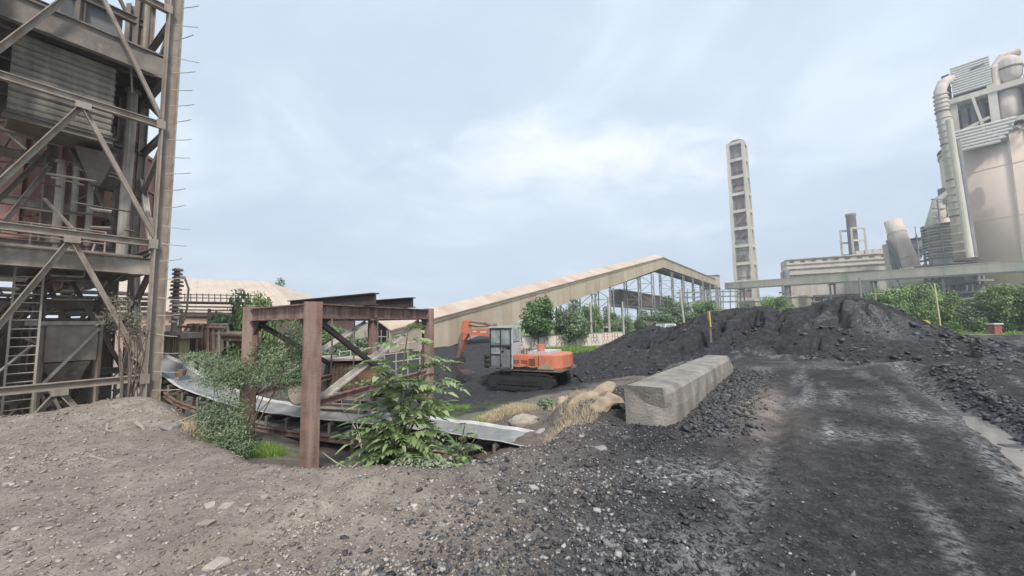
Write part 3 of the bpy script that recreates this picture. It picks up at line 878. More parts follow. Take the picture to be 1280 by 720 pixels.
for a in (1.3, .9, .5, .2): part('post', 'steel_lt', hr, 'tube', [T(a, 3.0, 6.1), T(a, 3.0, 6.62)], .022, 6)
# girders and braces of the inner frame behind the trestle
fr = thing('inner_frame', 'inner steel frame carrying the red tank behind the trestle', 'frame', T(2, 4, -1.2))
for (a, b) in ((.35, 3.0), (1.0, 5.2), (1.7, 3.1), (3.3, 3.3), (1.9, 5.4), (4.2, 4.6), (3.9, 2.2)):
    part('column', 'steel', fr, 'ibeam', T(a, b, -1.6), T(a, b, 9), .24, .24, .03, TA)
for z in (2.3, 3.15, 5.0, 6.25):
    part('girder', 'steel', fr, 'ibeam', T(.3, 3.05, z), T(4.5, 3.05, z), .14, .24, .02)
    part('girder', 'steel_dk', fr, 'ibeam', T(.9, 5.3, z), T(4.5, 5.3, z), .14, .24, .02)
    part('girder', 'steel_dk', fr, 'ibeam', T(.35, 3.1, z - .2), T(1.0, 5.2, z - .2), .14, .22, .02)
for (p, q) in (((1.7, 3.0, 6.2), (2.8, 3.0, 3.3)), ((3.3, 3.0, 6.2), (2.3, 3.0, 3.3)), ((.3, 3.0, 3.2), (1.6, 3.0, -.6)), ((1.7, 3.0, 3.2), (.3, 3.0, -.8)), ((1.8, 3.1, 2.2), (3.2, 3.1, -.6)),
               ((.35, 3.2, 8.6), (1.0, 5.1, 6.3)), ((1.0, 5.1, 6.1), (.4, 3.2, 3.4)), ((.4, 3.2, 3.0), (1.0, 5.0, .2)), ((.2, 4.4, 3), (1.6, 4.4, .1))):
    part('brace', random.choice(['steel', 'steel_dk', 'steel_lt']), fr, 'angle', T(*p), T(*q), .11, .02, TB)
# long pale leaning braces seen between the legs
for (p, q, lb) in (((-.03, 2.4, 6.1), (-.03, .7, 3.5), 'pale raking strut beside the outer tower leg, upper one'), ((-.03, 2.3, 3.2), (-.06, 1.3, -.9), 'pale raking strut beside the outer tower leg, lower one')):
    st = MB(); st.ibeam(T(*p), T(*q), .13, .13, .02, TA); tag(st.build('raking_strut', 'steel_lt', org=T(*q)), lb, 'strut', 'pale raking struts')

for k in range(46):                                   # conduits, hangers and short struts
    a, b = random.uniform(.4, 3.4), random.uniform(.7, 4.2)
    z = random.choice([2.4, 2.9, 4.2, 4.8, 5.4, 6.0, 6.3, 1.9, 8.0])
    p, q = T(a, b, z), T(a + random.uniform(-1.2, 1.2), b + random.uniform(-.3, .3), z + random.choice([0, 0, -.9, .9, 1.2]))
    part('conduit', random.choice(['steel', 'steel_lt', 'steel_dk', 'rust']), fr, 'tube', [p, q], random.choice([.022, .03, .045]), 6)
mr_ = thing('handrail', 'grey handrail along the front edge of the mid height platform', 'railing', T(1.5, .4, 3.5))
for z in (3.75, 4.05): part('rail', 'steel', mr_, 'tube', [T(.9, .75, z), T(4.0, .75, z)], .02, 6)
for k in range(6): part('post', 'steel', mr_, 'tube', [T(.9 + .6 * k, .75, 3.45), T(.9 + .6 * k, .75, 4.06)], .02, 6)
# ladder
ld = thing('ladder', 'pale steel ladder rising to the mid platform in the tower', 'ladder', T(2.05, .9, -.5))
lm = MB(); lm.tube([(0, -.21, 0), (0, .21, 0)], .014, 6); rg = lm.build('rung', 'steel_lt', ld, org=(0, 0, 0))
for k in range(17):
    o = rg if k == 0 else rg.copy()
    if k: C.objects.link(o); o.parent = ld
    o.location = (0, 0, .12 + k * .2); o.rotation_euler = (0, 0, math.atan2(TA.y, TA.x) - math.pi / 2)
for s in (-.21, .21):
    part('stile', 'steel_lt', ld, 'beam', T(2.05 + s, .9, -.55), T(2.05 + s, .9, 3.3), .035, .05, TB)
# chute, shed and dark clutter under the tower
ch = thing('discharge_chute', 'grey plate chute box on legs under the tower platform', 'chute', T(1.3, 2.0, -.9))
part('plate_box', 'steel', ch, 'beam', T(.75, 2.2, 1.25), T(1.65, 2.2, 1.25), .8, .95)
part('rim', 'steel_lt', ch, 'beam', T(.65, 1.75, 1.75), T(2.0, 1.75, 1.75), .06, .10)
part('skirt', 'steel_dk', ch, 'lathe', [(.3, .2), (.6, .75)], T(1.2, 2.2, 0), 4)
for a in (.7, 1.7):
    for b in (1.85, 2.5): part('leg', 'steel', ch, 'beam', T(a, b, -1.4), T(a, b, 1.7), .07, .07)
part('brace', 'steel_lt', ch, 'beam', T(.75, 1.7, 1.6), T(1.75, 1.7, .1), .06, .06)
part('brace', 'steel_lt', ch, 'beam', T(1.6, 1.72, .3), T(1.1, 1.72, -1.0), .06, .06)
sh = thing('lean_to_shed', 'low lean-to shed with dirty ribbed walls behind the tower legs', 'shed', T(3, 5, -1))
part('roof', 'steel_lt', sh, 'beam', T(-.4, 5.2, 1.72), T(4.6, 5.2, 1.72), 2.4, .06, Z + TB * .15)
part('roof', 'steel', sh, 'beam', T(-.4, 6.7, 2.35), T(4.6, 6.7, 2.35), 2.4, .06, Z + TB * .15)
part('back_wall', 'steel_dk', sh, 'beam', T(-.2, 6.4, .2), T(4.6, 6.4, .2), .08, 3.4)
for k in range(9):
    part('wall_sheet', 'tin', sh, 'beam', T(2.55 + .17 * k, 1.7 + .0 * k, .45), T(2.55 + .17 * k + .12, 1.7, .45), .05, 1.7)
part('wall_rail', 'steel', sh, 'beam', T(2.5, 1.66, 1.32), T(4.2, 1.66, 1.32), .10, .10)
cb = thing('junk_steel', 'tangle of scrap bars and pipes piled under the tower', 'scrap pile', T(1, 3.4, -1))
for k in range(70):
    a, b = random.uniform(-.6, 3.4), random.uniform(1.4, 5)
    z0 = random.uniform(-1.0, .9) if k % 2 else random.uniform(-1.0, -.2)
    L = random.uniform(.5, 1.5); q = random.uniform(0, 6.28)
    part('bar', random.choice(['steel', 'steel_dk', 'steel_lt', 'rust']), cb, 'beam', T(a, b, z0), T(a + L * math.cos(q), b + L * math.sin(q) * .6, z0 + random.uniform(-.2, 1.0)), random.uniform(.03, .08), random.uniform(.03, .08))
pr = thing('pipe_run', 'level run of grey pipes crossing behind the tower under the platform', 'pipes', T(1.5, 4, 2.4))
for k in range(5):
    part('pipe', ['steel_lt', 'steel', 'rust', 'steel', 'steel_lt'][k], pr, 'tube', [T(-.8, 3.7 + .16 * k, 2.05 + .17 * k), T(4.6, 3.7 + .16 * k, 2.05 + .17 * k)], .05 + .012 * (k % 3), 8)

# ribbed cable stack beside the leg
rb = thing('ribbed_coil_stack', 'stack of rusty ribbed coils standing just right of the tower leg', 'coil stack', at(214, 470, 13))
b = at(214, 470, 13)
for k in range(14):
    z = 3.55 - k * .135
    rz_q = random.uniform(.75, 1.0)
    part('coil', random.choice(['rust', 'steel', 'steel_lt']), rb, 'lathe', [(r_ * rz_q, z_) for r_, z_ in [(.08, z - .05), (.20 - .008 * abs(k - 4) + .03 * (k % 2), z - .04), (.20 - .008 * abs(k - 4), z + .02), (.08, z + .05)]], (b.x + random.uniform(-.04, .04), b.y, 0), 12)
part('core', 'steel_dk', rb, 'tube', [(b.x, b.y, 1.3), (b.x, b.y, 3.6)], .08, 8)
part('bracket', 'steel_dk', rb, 'beam', (b.x - 1.2, b.y, 1.4), (b.x + .2, b.y, 1.4), .2, .12)
part('hose', 'steel_dk', rb, 'tube', [(b.x, b.y, 3.3), (b.x + .25, b.y, 3.3), (b.x + .42, b.y, 2.9), (b.x + .40, b.y, 2.2), (b.x + .28, b.y, 1.7)], .03, 6)

# ------------------------------------------------------------------ rusty portal frame
FN, FL, FR, FB = Vector((-3.06, 5.9, 0)), Vector((-4.89, 7.2, 0)), Vector((-2.11, 9.6, 0)), Vector((-3.95, 10.9, 0))
pf = thing('portal_frame', 'rusty brown steel portal frame of four columns over the conveyor', 'frame', (-3.5, 8.4, -.7))
zt = 1.83
e1, e2 = (FL - FN).normalized(), (FR - FN).normalized()
for c_, w in ((FN, .25), (FL, .24), (FR, .24), (FB, .24)):
    b_ = g1(c_.x, c_.y)
    part('column', 'rust', pf, 'ibeam', c_ + Z * (b_ - .3), c_ + Z * (zt + .12), w, w * .9, .022, Vector((-.5, .87, 0)))
for c_ in (FN, FL, FR, FB):
    b_ = g1(c_.x, c_.y)
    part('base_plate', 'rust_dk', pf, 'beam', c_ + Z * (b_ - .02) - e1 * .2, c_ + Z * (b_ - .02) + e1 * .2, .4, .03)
for p_, q_ in ((FN, e2), (FR, -e2), (FL, e2), (FN, e1), (FL, -e1)):
    part('gusset_plate', 'rust_dk', pf, 'prism', [(0, 0), (.26, 0), (0, -.26)], p_ + q_ * .12 + Z * (zt - .14), q_, Z, Z.cross(q_) * .015)
def fbm_(n, m, p, q, zp, zq, w, h, fn='ibeam', **k): return part(n, m, pf, fn, p + Z * zp, q + Z * zq, w, h, **k)
fbm_('top_beam', 'rust', FN + e2 * .125, FR - e2 * .12, zt - .02, zt - .02, .16, .235)
fbm_('top_beam', 'rust', FN + e1 * .125, FL - e1 * .12, zt - .02, zt - .02, .16, .235)
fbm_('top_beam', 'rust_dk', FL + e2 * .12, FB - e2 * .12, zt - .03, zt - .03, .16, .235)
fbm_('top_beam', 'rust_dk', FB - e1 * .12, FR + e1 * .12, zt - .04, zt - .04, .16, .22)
for s, ext in ((.33, .35), (.70, .30)):
    p = FN.lerp(FR, s) - e1 * ext; q = FL.lerp(FB, s) + e1 * .6
    fbm_('cross_beam', 'rust_dk', p, q, zt + .215, zt + .215, .15, .22)
fbm_('brace', 'rust_dk', FN + e2 * .12, FR - e2 * .15, zt - .16, -.35, .10, .03, 'angle', up=e1)
fbm_('brace', 'steel_lt', FN + e2 * .14 + e1 * .08, FR - e2 * .3 + e1 * .08, .38, zt - .18, .10, .03, 'angle', up=e1)
fbm_('brace', 'steel_lt', FL + e2 * .14, FB - e2 * .3, .38, zt - .18, .10, .03, 'angle', up=e1)
fbm_('brace', 'rust_dk', FL + e2 * .12, FB - e2 * .15, zt - .16, -.1, .10, .03, 'angle', up=e1)
fbm_('tie_rail', 'rust', FN + e2 * .12, FR - e2 * .12, .40, .40, .08, .12)
fbm_('tie_rail', 'rust', FL + e2 * .12, FB - e2 * .12, .36, .36, .08, .12)
for (p, dx) in ((FN.lerp(FR, .24), -.35), (FN.lerp(FR, .46), -.5), (FN.lerp(FR, .62), -.4)):
    cbk = thing('hanging_cable', 'dark cable with clamps hanging from the portal frame beam, %s' % {-.35: 'nearest the front column', -.5: 'the middle one', -.4: 'nearest the back column'}[dx], 'cable', (p.x + dx, p.y, 1.8), group='cables hanging from the portal frame')
    part('strand', 'steel_dk', cbk, 'tube', [(p.x + dx, p.y, 1.84), (p.x + dx + .01, p.y, 1.2), (p.x + dx - .01, p.y + .02, .75)], .014, 6)
    part('clamp', 'steel_lt', cbk, 'tube', [(p.x + dx, p.y, 1.08), (p.x + dx, p.y, 1.2)], .045, 8)

# ------------------------------------------------------------------ belt conveyor
CP = [(-10.6, 11.3, .68), (-9.9, 11.02, .50), (-8.45, 10.45, -.05), (-6.6, 9.72, -.37), (-5.4, 9.25, -.45), (-4.0, 8.70, -.47), (-2.4, 8.07, -.46), (-.7, 7.40, -.50), (.75, 6.84, -.60)]
CP = [Vector(p) for p in CP]
cv = thing('belt_conveyor', 'worn grey belt conveyor running from the tower under the portal frame', 'conveyor', (-4, 8.7, -.9))
cs = Vector((.36, .93, 0)).normalized()               # across the belt, far side positive
def cpt(t):
    L = [(b_ - a_).length for a_, b_ in zip(CP[:-1], CP[1:])]
    s = t * sum(L)
    for l, a_, b_ in zip(L, CP[:-1], CP[1:]):
        if s <= l: return a_.lerp(b_, s / l)
        s -= l
    return CP[-1]
NS = 40
prof = [(-.44, .12), (-.34, .085), (-.15, 0), (.15, 0), (.34, .085), (.44, .12)]
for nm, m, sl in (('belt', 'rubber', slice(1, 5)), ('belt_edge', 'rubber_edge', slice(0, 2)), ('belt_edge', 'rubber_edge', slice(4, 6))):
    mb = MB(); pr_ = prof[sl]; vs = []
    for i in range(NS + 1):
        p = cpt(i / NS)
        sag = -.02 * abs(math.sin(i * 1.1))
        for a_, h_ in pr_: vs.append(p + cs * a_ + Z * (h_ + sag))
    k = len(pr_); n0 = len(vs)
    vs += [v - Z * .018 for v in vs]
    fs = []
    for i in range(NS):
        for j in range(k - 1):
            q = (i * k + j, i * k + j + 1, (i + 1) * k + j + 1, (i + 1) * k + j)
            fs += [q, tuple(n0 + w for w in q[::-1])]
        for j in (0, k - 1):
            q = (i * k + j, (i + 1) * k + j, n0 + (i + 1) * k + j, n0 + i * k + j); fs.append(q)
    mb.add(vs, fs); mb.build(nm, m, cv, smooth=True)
for s_ in (-.50, .50):
    for i in range(8): part('stringer', 'rust', cv, 'ibeam', CP[i] + cs * s_ - Z * .26, CP[i + 1] + cs * s_ - Z * .26, .07, .11, .015)
part('return_belt', 'rubber', cv, 'beam', CP[2] - Z * .42, CP[7] - Z * .40, .8, .02)
for k in range(20):
    t = .02 + k * .05
    p = cpt(t)
    br = MB(); br.beam(p - cs * .52 - Z * .19, p + cs * .52 - Z * .19, .06, .04)
    for s_ in (-.50, .50): br.beam(p + cs * s_ - Z * .20, p + cs * s_ + Z * .05, .05, .03)
    ob = br.build('idler_frame', 'steel_dk', cv)
    d_ = Z.cross(cs)
    for a_, b_ in (((-.46, .02), (-.18, -.07)), ((-.16, -.075), (.16, -.075)), ((.18, -.07), (.46, .02))):
        r_ = MB(); r_.tube([p + cs * a_[0] + Z * a_[1], p + cs * b_[0] + Z * b_[1]], .05, 8); ro = r_.build('roller', 'rust_dk', ob)
    if k % 3 == 1:
        for s_ in (-.50, .50):
            part('leg', 'rust', cv, 'beam', p + cs * s_ - Z * .3, Vector((p.x, p.y, 0)) + cs * s_ + Z * min(g1(p.x, p.y) - .1, p.z - .5), .07, .06)
for (t, lb) in ((.80, 'upper'), (.955, 'end')):
    p = cpt(t) - cs * .55 - Z * .10
    part('bearing_block', 'rust', cv, 'tube', [p - cs * .10, p + cs * .06], .085, 10)
    part('stand', 'rust', cv, 'beam', p - Z * .05 - cs * .02, p - Z * .5 - cs * .02, .06, .08)
bk = thing('fire_bucket', 'small rusty bucket standing on the conveyor edge beside the tower leg', 'bucket', at(226, 468, 10.6))
part('pail', 'rust', bk, 'lathe', [(.10, -.16), (.14, .02), (.125, .02), (.09, -.14)], at(226, 463, 10.6), 14)

# drive unit beside the belt, under the frame
dv = thing('drive_housing', 'beige conveyor drive housing with rusty plate box under the portal frame', 'machine', (-4.6, 10.0, -.6))
o_ = Vector((-5.15, 10.0, -.05)); dx, dy = (CP[6] - CP[4]).normalized(), cs
dx = Vector((dx.x, dx.y, 0)).normalized()
part('drum', 'tin', dv, 'tube', [o_ - dy * .45 + Z * .02, o_ + dy * .45 + Z * .02], .30, 24)
part('hood', 'steel_lt', dv, 'prism', [(-.05, -.1), (.25, -.35), (.42, -.35), (.75, .75), (.1, .85), (-.05, .55)], o_ - dy * .42 + dx * .15, dx, Z, dy * .8)
part('rust_box', 'rust_or', dv, 'beam', o_ + dx * .95 + Z * .42, o_ + dx * 1.75 + Z * .42, .7, .62)
part('lid', 'steel_lt', dv, 'beam', o_ + dx * .80 + Z * .80, o_ + dx * 1.9 + Z * .84, .9, .05)
for k in range(7): part('bolt_strip', 'steel_dk', dv, 'beam', o_ + dx * (.98 + .12 * k) - dy * .36 + Z * .15, o_ + dx * (.98 + .12 * k) - dy * .36 + Z * .70, .03, .02)
part('base_beam', 'steel', dv, 'ibeam', o_ + dx * .3 - dy * .5 - Z * .0, o_ + dx * 2.3 - dy * .5 + Z * .02, .1, .15)
part('base_beam', 'steel', dv, 'ibeam', o_ + dx * .3 - dy * .5 - Z * .25, o_ + dx * 2.3 - dy * .5 - Z * .2, .1, .13)
part('motor', 'rust_dk', dv, 'tube', [o_ + dx * 1.9 + Z * .1, o_ + dx * 2.4 + Z * .1], .17, 14)
for a_ in (.5, 1.3, 2.1):
    for s_ in (-.4, .4): part('leg', 'rust_dk', dv, 'beam', o_ + dx * a_ + dy * s_ - Z * 1.3, o_ + dx * a_ + dy * s_ + Z * .3, .08, .08)
rl = thing('walkway_railing', 'pale steel railing along the walkway behind the rusty frame', 'railing', (-4.5, 13, 0))
for z in (.35, .62, .9): part('rail', 'steel_lt', rl, 'tube', [(-5.9, 13.2, z - .25), (-3.0, 12.6, z + .1)], .022, 6)
for k in range(8): part('post', 'steel_lt', rl, 'tube', [(-5.9 + .41 * k, 13.2 - .085 * k, -.6), (-5.9 + .41 * k, 13.2 - .085 * k, .72 + .05 * k)], .022, 6)
for (pts, lb) in (([(424, 478, 7.4), (428, 510, 7.2), (444, 535, 7.1), (452, 560, 6.8), (446, 580, 6.4), (432, 590, 6.2)], 'pale slack cable looping down beside the front rusty column'),
                  ([(402, 565, 6.2), (420, 578, 6.0), (440, 588, 6.0)], 'short pale cable end on the ground by the front rusty column'),
                  ([(452, 475, 7.6), (450, 505, 7.5), (446, 530, 7.3), (452, 556, 7.2)], 'thin pale cable hanging beside the young plant')):
    m_ = MB(); m_.tube([at(*p) for p in pts], .008, 6)
    tag(m_.build('loose_cable', 'steel_lt', org=at(*pts[0])), lb, 'cable', 'loose cables near the portal frame')

# ------------------------------------------------------------------ concrete block, sacks, sticks
def conc_block():
    p0, p1 = Vector((2.02, 5.95, 0)), Vector((6.2, 11.7, 0))
    d = (p1 - p0).normalized(); s = Vector((d.y, -d.x, 0))      # s points to the road side
    L = (p1 - p0).length
    n = 46; vs = []; fs = []
    w = .345; h = .60
    ring = [(-w, -.15), (-w, .3), (-w, h - .03), (-w + .03, h), (0, h + .005), (w - .06, h), (w, h - .07), (w + .01, .28), (w - .02, -.15)]
    k = len(ring)
    for i in range(n + 1):
        t = i / n
        for j, (a, b) in enumerate(ring):
            q = fbm(np.array([i * .17 + j * 3.1]), np.array([j * 1.7]), 3, 77)[0]
            chip = 0
            if i < 4 and j in (5, 6, 7, 8): chip = (4 - i) * .034 * {5: .5, 6: .8, 7: 1.25, 8: .9}[j] * (.8 + .4 * random.random())      # broken near corner
            if i > n - 3 and j in (5, 6): chip = (i - n + 3) * .03
            if 3 < i < n - 3 and j in (5, 6) and math.sin(i * 12.9898 + 4.1) * 43758.5 % 1 < .3: chip = .012 + .04 * (math.sin(i * 78.2 + j) * 4375.5 % 1)
            aa = a + q * .02 - chip
            bb = b + (q * .022 if j in (5, 6, 3, 2) else q * .01) - (chip * .5 if j == 6 else 0)
            g = -.03 - .10 * t
            vs.append(p0 + d * (t * L + (chip * .6 if i == 0 else 0)) + s * aa + Z * (bb + g))
    for i in range(n):
        for j in range(k - 1):
            fs.append((i * k + j, i * k + j + 1, (i + 1) * k + j + 1, (i + 1) * k + j))
    for i0 in (0, n):                                # broken, uneven end faces
        cvs = [vs[i0 * k + j] for j in range(k)]
        cc = sum(cvs, Vector()) / k + d * (.03 if i0 == 0 else -.03)
        ci = len(vs); vs.append(cc)
        for j in range(k):
            q = (i0 * k + j, i0 * k + (j + 1) % k, ci)
            fs.append(q[::-1] if i0 == 0 else q)
    m = MB(); m.add(vs, fs)
    o = m.build('concrete_block', 'conc', org=(4.3, 8.9, 0))
    tag(o, 'long weathered grey concrete barrier block lying beside the haul road', 'concrete block')
conc_block()
def blob(name, m, c, d, rz, label, cat, group=None, seed=1, amp=.16, tilt=0, n=18):
    vs, fs = [], []
    for i in range(n + 1):
        th = math.pi * i / n
        for j in range(2 * n):
            ph = math.pi * j / n
            v = Vector((math.sin(th) * math.cos(ph), math.sin(th) * math.sin(ph), math.cos(th)))
            v = Vector([math.copysign(abs(q) ** .8, q) for q in v])
            r_ = 1 + amp * 2.6 * float(fbm(np.array([v.x * 3.4 + seed * 5 + v.z]), np.array([v.y * 1.6 + v.z * 2.6]), 4, seed)[0])
            vs.append(Vector((v.x * d[0] * r_, v.y * d[1] * r_, v.z * d[2] * r_)))
    for i in range(n):
        for j in range(2 * n):
            j2 = (j + 1) % (2 * n)
            fs.append((i * 2 * n + j, (i + 1) * 2 * n + j, (i + 1) * 2 * n + j2, i * 2 * n + j2))
    M_ = Matrix.Rotation(rz, 3, 'Z') @ Matrix.Rotation(tilt, 3, 'Y')
    mb = MB(); mb.add([M_ @ v + Vector(c) for v in vs], fs)
    o = mb.build(name, m, org=c, smooth=True)
    a_ = o.data.attributes.new('rnd', 'FLOAT', 'POINT'); a_.data.foreach_set('value', np.full(len(o.data.vertices), .6, np.float32))
    return tag(o, label, cat, group)
def sack(c, L, w, h, rz, tilt, label, seed):
    g = random.Random(seed); ns, nr = 26, 26; vs, fs = [], []
    ph = [g.uniform(0, 6.28) for _ in range(6)]
    for i in range(ns + 1):
        t = -1 + 2 * i / ns
        env = (1 - abs(t) ** 3.2) ** .55 * (1 - .28 * math.exp(-((t - .15) / .16) ** 2)) + .03
        for j in range(nr):
            q = 2 * math.pi * j / nr
            fold = 1 + .07 * math.sin(5 * q + ph[0] + 2.2 * t) * (.4 + abs(t)) + .06 * math.sin(9 * q + ph[1] - 5 * t) + .05 * math.sin(11 * t + ph[2] + 2 * math.sin(q))
            y, z = math.cos(q) * w * env * fold, math.sin(q) * h * env * fold
            if z < 0: z *= .55
            vs.append(Vector((t * L * .5, y + .07 * math.sin(2.3 * t + ph[3]), z - .10 * t * t + .03 * math.sin(4 * t + ph[4]))))
    for i in range(ns):
        for j in range(nr): fs.append((i * nr + j, i * nr + (j + 1) % nr, (i + 1) * nr + (j + 1) % nr, (i + 1) * nr + j))
    fs += [tuple(range(nr))[::-1], tuple(ns * nr + j for j in range(nr))]
    M_ = Matrix.Rotation(rz, 3, 'Z') @ Matrix.Rotation(tilt, 3, 'Y')
    mb = MB(); mb.add([M_ @ v + Vector(c) for v in vs], fs)
    return tag(mb.build('sack', 'sack', org=c, smooth=True), label, 'sack', 'old sacks by the concrete block')
sack(at(738, 495, 7.4), 1.15, .17, .13, .30, -.46, 'long beige woven sack slumped at the left of the concrete block, upper one', 3)
sack(at(755, 505, 6.9), .75, .19, .14, .25, -.38, 'fatter beige sack lying just under the long one against the concrete block', 8)
sack(at(722, 520, 7.0), .55, .18, .07, .2, -.35, 'flattened empty beige sack at the foot of the two fuller ones', 5)
blob('rock', 'sack', at(704, 507, 8.0), (.16, .14, .17), .3, 'pale rounded boulder left of the old sacks on the slope', 'rock', None, 12, .2)
blob('rock', 'stone', at(680, 540, 7.4), (.20, .11, .06), .7, 'flat pinkish slab of stone at the upper end of the belt', 'rock', None, 15, .2)
blob('rock', 'clod', at(655, 527, 8.0), (.30, .2, .13), .2, 'pale tilted stone slab in the dry grass above the belt end', 'rock', None, 19, .2)
for (pts, r_, lb) in (([(198, 548, 6.3), (210, 535, 6.4), (226, 526, 6.5), (246, 518, 6.7)], .022, 'long bare forked stick on the spoil beside the tower leg'),
                      ([(222, 528, 6.5), (236, 530, 6.4), (246, 540, 6.2)], .014, 'thin bent twig crossing the forked stick'),
                      ([(170, 528, 6.4), (178, 534, 6.3), (180, 542, 6.2)], .03, 'short thick broken branch on the spoil heap'),
                      ([(135, 530, 6.3), (133, 540, 6.2), (140, 552, 6.1)], .02, 'small crooked branch on the spoil left of the thick one'),
                      ([(103, 581, 4.9), (112, 578, 4.95), (128, 582, 4.85), (150, 580, 4.9)], .018, 'dark curved stick lying on the open brown dirt'),
                      ([(88, 580, 4.9), (99, 579, 4.9)], .014, 'dark stub of wood left of the curved stick'),
                      ([(205, 505, 7.6), (216, 520, 7.3), (222, 535, 7.0)], .02, 'grey branch leaning at the foot of the outer tower leg')):
    m_ = MB(); P_ = [at(*p) for p in pts]
    P_ = [Vector((p.x, p.y, max(p.z, g1(p.x, p.y) + .01) if i < 3 else p.z)) for i, p in enumerate(P_)]
    m_.tube(P_, [r_ * (1 - .5 * i / len(P_)) for i in range(len(P_))], 7)
    tag(m_.build('branch', 'twig', org=P_[0]), lb, 'branch', 'dead branches on the dirt')
# ------------------------------------------------------------------ vegetation
def leaf_cloud(name, m, blobs, n, size, aspect=.6, seed=1, shade=True, droop=.3, hollow=.55, ragged=.07):
    """many small leaves on and in the given (x, y, z, rx, ry, rz) clumps"""
    g = np.random.default_rng(seed)
    B = np.array(blobs, float)
    wt = (B[:, 3] * B[:, 4] + B[:, 4] * B[:, 5] + B[:, 3] * B[:, 5]); wt /= wt.sum()
    k = g.choice(len(B), n, p=wt)
    d = g.normal(size=(n, 3)); d /= np.linalg.norm(d, axis=1)[:, None]
    rad = hollow + (1 - hollow) * g.random(n) ** .6 + g.normal(0, ragged, n)
    c = B[k, :3] + d * B[k, 3:] * rad[:, None]
    nrm = d * .7 + g.normal(0, .55, (n, 3)) + np.array([0, 0, .55])
    nrm /= np.linalg.norm(nrm, axis=1)[:, None]
    t = np.cross(nrm, g.normal(size=(n, 3))); t /= np.linalg.norm(t, axis=1)[:, None]
    t[:, 2] -= droop * g.random(n); t /= np.linalg.norm(t, axis=1)[:, None]
    b = np.cross(nrm, t)
    sz = (size * g.uniform(.6, 1.35, n))[:, None]
    V = np.stack([c - t * sz * .5, c + b * sz * aspect * .5 + nrm * sz * .06, c + t * sz * .5 - nrm * sz * .1, c - b * sz * aspect * .5 + nrm * sz * .06], 1).reshape(-1, 3)
    Fc = (np.arange(n)[:, None] * 4 + np.arange(4)[None]).astype(int)
    clump = g.random(len(B))
    rn = np.clip(.5 * clump[k] + .5 * g.random(n), 0, 1)
    return np_mesh(name, V, Fc, m, np.repeat(rn, 4))
def crown_blobs(w, d, z0, z1, n, seed, flat=1.0):
    g = random.Random(seed); out = []
    for i in range(n):
        while True:
            x, y, z = g.uniform(-1, 1), g.uniform(-1, 1), g.uniform(-1, 1)
            if x * x + y * y + z * z < 1: break
        r = g.uniform(.14, .36)
        zc = (z0 + z1) / 2 + z * (z1 - z0) / 2 * .75
        out.append((x * w * .75, y * d * .75, zc, r * w, r * d, r * (z1 - z0) * .5 * flat))
    return out
def trunk_mesh(h, r, blobs, seed, lean=.1):
    g = random.Random(seed); m = MB()
    lx, ly = g.uniform(-lean, lean) * h, g.uniform(-lean, lean) * h
    P_ = [(0, 0, -.3), (lx * .3, ly * .3, h * .35), (lx * .7, ly * .7, h * .7), (lx, ly, h)]
    m.tube(P_, [r, r * .85, r * .65, r * .4], 9)
    for b in g.sample(blobs, min(7, len(blobs))):
        t = g.uniform(.45, .95); s = Vector((lx * t, ly * t, h * t)); e = Vector(b[:3])
        mid = s.lerp(e, .5) + Vector((g.uniform(-.1, .1) * h, g.uniform(-.1, .1) * h, .06 * h))
        m.tube([s, mid, e], [r * .45, r * .28, r * .10], 6)
    return m
def tree_kind(name, w, d, z0, z1, nb, n, leaf, m, seed, r, flat=1.0, aspect=.6):
    bl = crown_blobs(w, d, z0, z1, nb, seed, flat)
    root = thing('tree', '', 'tree', (0, 0, 0), local=True)
    cr = link(leaf_cloud('crown', m, bl, n, leaf, aspect, seed, ragged=.17, hollow=.4), 'crown', root)
    tm = trunk_mesh((z0 + z1) * .5, r, bl, seed)
    tm.build('trunk', 'bark', root, smooth=True)
    return root
KINDS = [tree_kind('a', 2.6, 2.6, .5, 6.2, 34, 6200, .34, 'leaf', 11, .16),
         tree_kind('b', 4.2, 3.8, .2, 6.0, 44, 9000, .32, 'leaf_lt', 12, .2, .9),
         tree_kind('c', 3.4, 3.2, .2, 5.6, 36, 6000, .30, 'leaf_gr', 13, .16, .9)]
_used = set()
def tree(kind, px, Y, top, wpx, label, group, zoff=0, seed=0):
    """top = pixel row of the crown top, wpx = crown width in pixels"""
    src = KINDS[kind]
    o = src if kind not in _used else copy_tree(src)
    _used.add(kind)
    p = at(px, top, Y)
    base = g1(p.x, Y) + zoff
    z1 = (6.2, 6.0, 5.6)[kind]; w = (2.6, 4.2, 3.4)[kind]
    sz = (p.z - base) / (z1 + .1)
    sx = (wpx * Y / 480 / 2) / (w * 1.02)
    o.location = (p.x, Y, base); o.scale = (sx, sx, sz)
    o.rotation_euler = (0, 0, (px * 1.7) % 6.28)
    return tag(o, label, 'tree', group)
G1 = 'trees along the far edge of the coal yard'
tree(0, 671, 44, 367, 54, 'dense round green tree standing alone before the inclined gallery', G1)
tree(2, 714, 46, 371, 60, 'smaller loose green tree right of the dense round one', G1)
tree(1, 738, 52, 378, 44, 'leafy low tree between the two bare concrete poles', G1)
tree(2, 756, 56, 380, 40, 'thin tree in the shade under the inclined gallery', G1)
tree(2, 560, 130, 381, 44, 'distant tree showing over the low end of the gallery roof', 'trees far behind the gallery roof')
tree(2, 800, 70, 386, 54, 'grey green tree among the gallery trestles behind the parked white van', G1)
tree(2, 842, 68, 366, 62, 'tallest grey green tree among the gallery trestles', G1)
tree(1, 880, 66, 372, 50, 'leafy tree between the trestles and the chimney foot', G1)
tree(2, 925, 72, 378, 50, 'bushy tree in front of the chimney foot', G1)
tree(1, 965, 70, 367, 56, 'pale feathery tree between the two coal heap peaks', G1)
tree(2, 775, 62, 392, 34, 'low bush tree behind the tall concrete poles', G1)
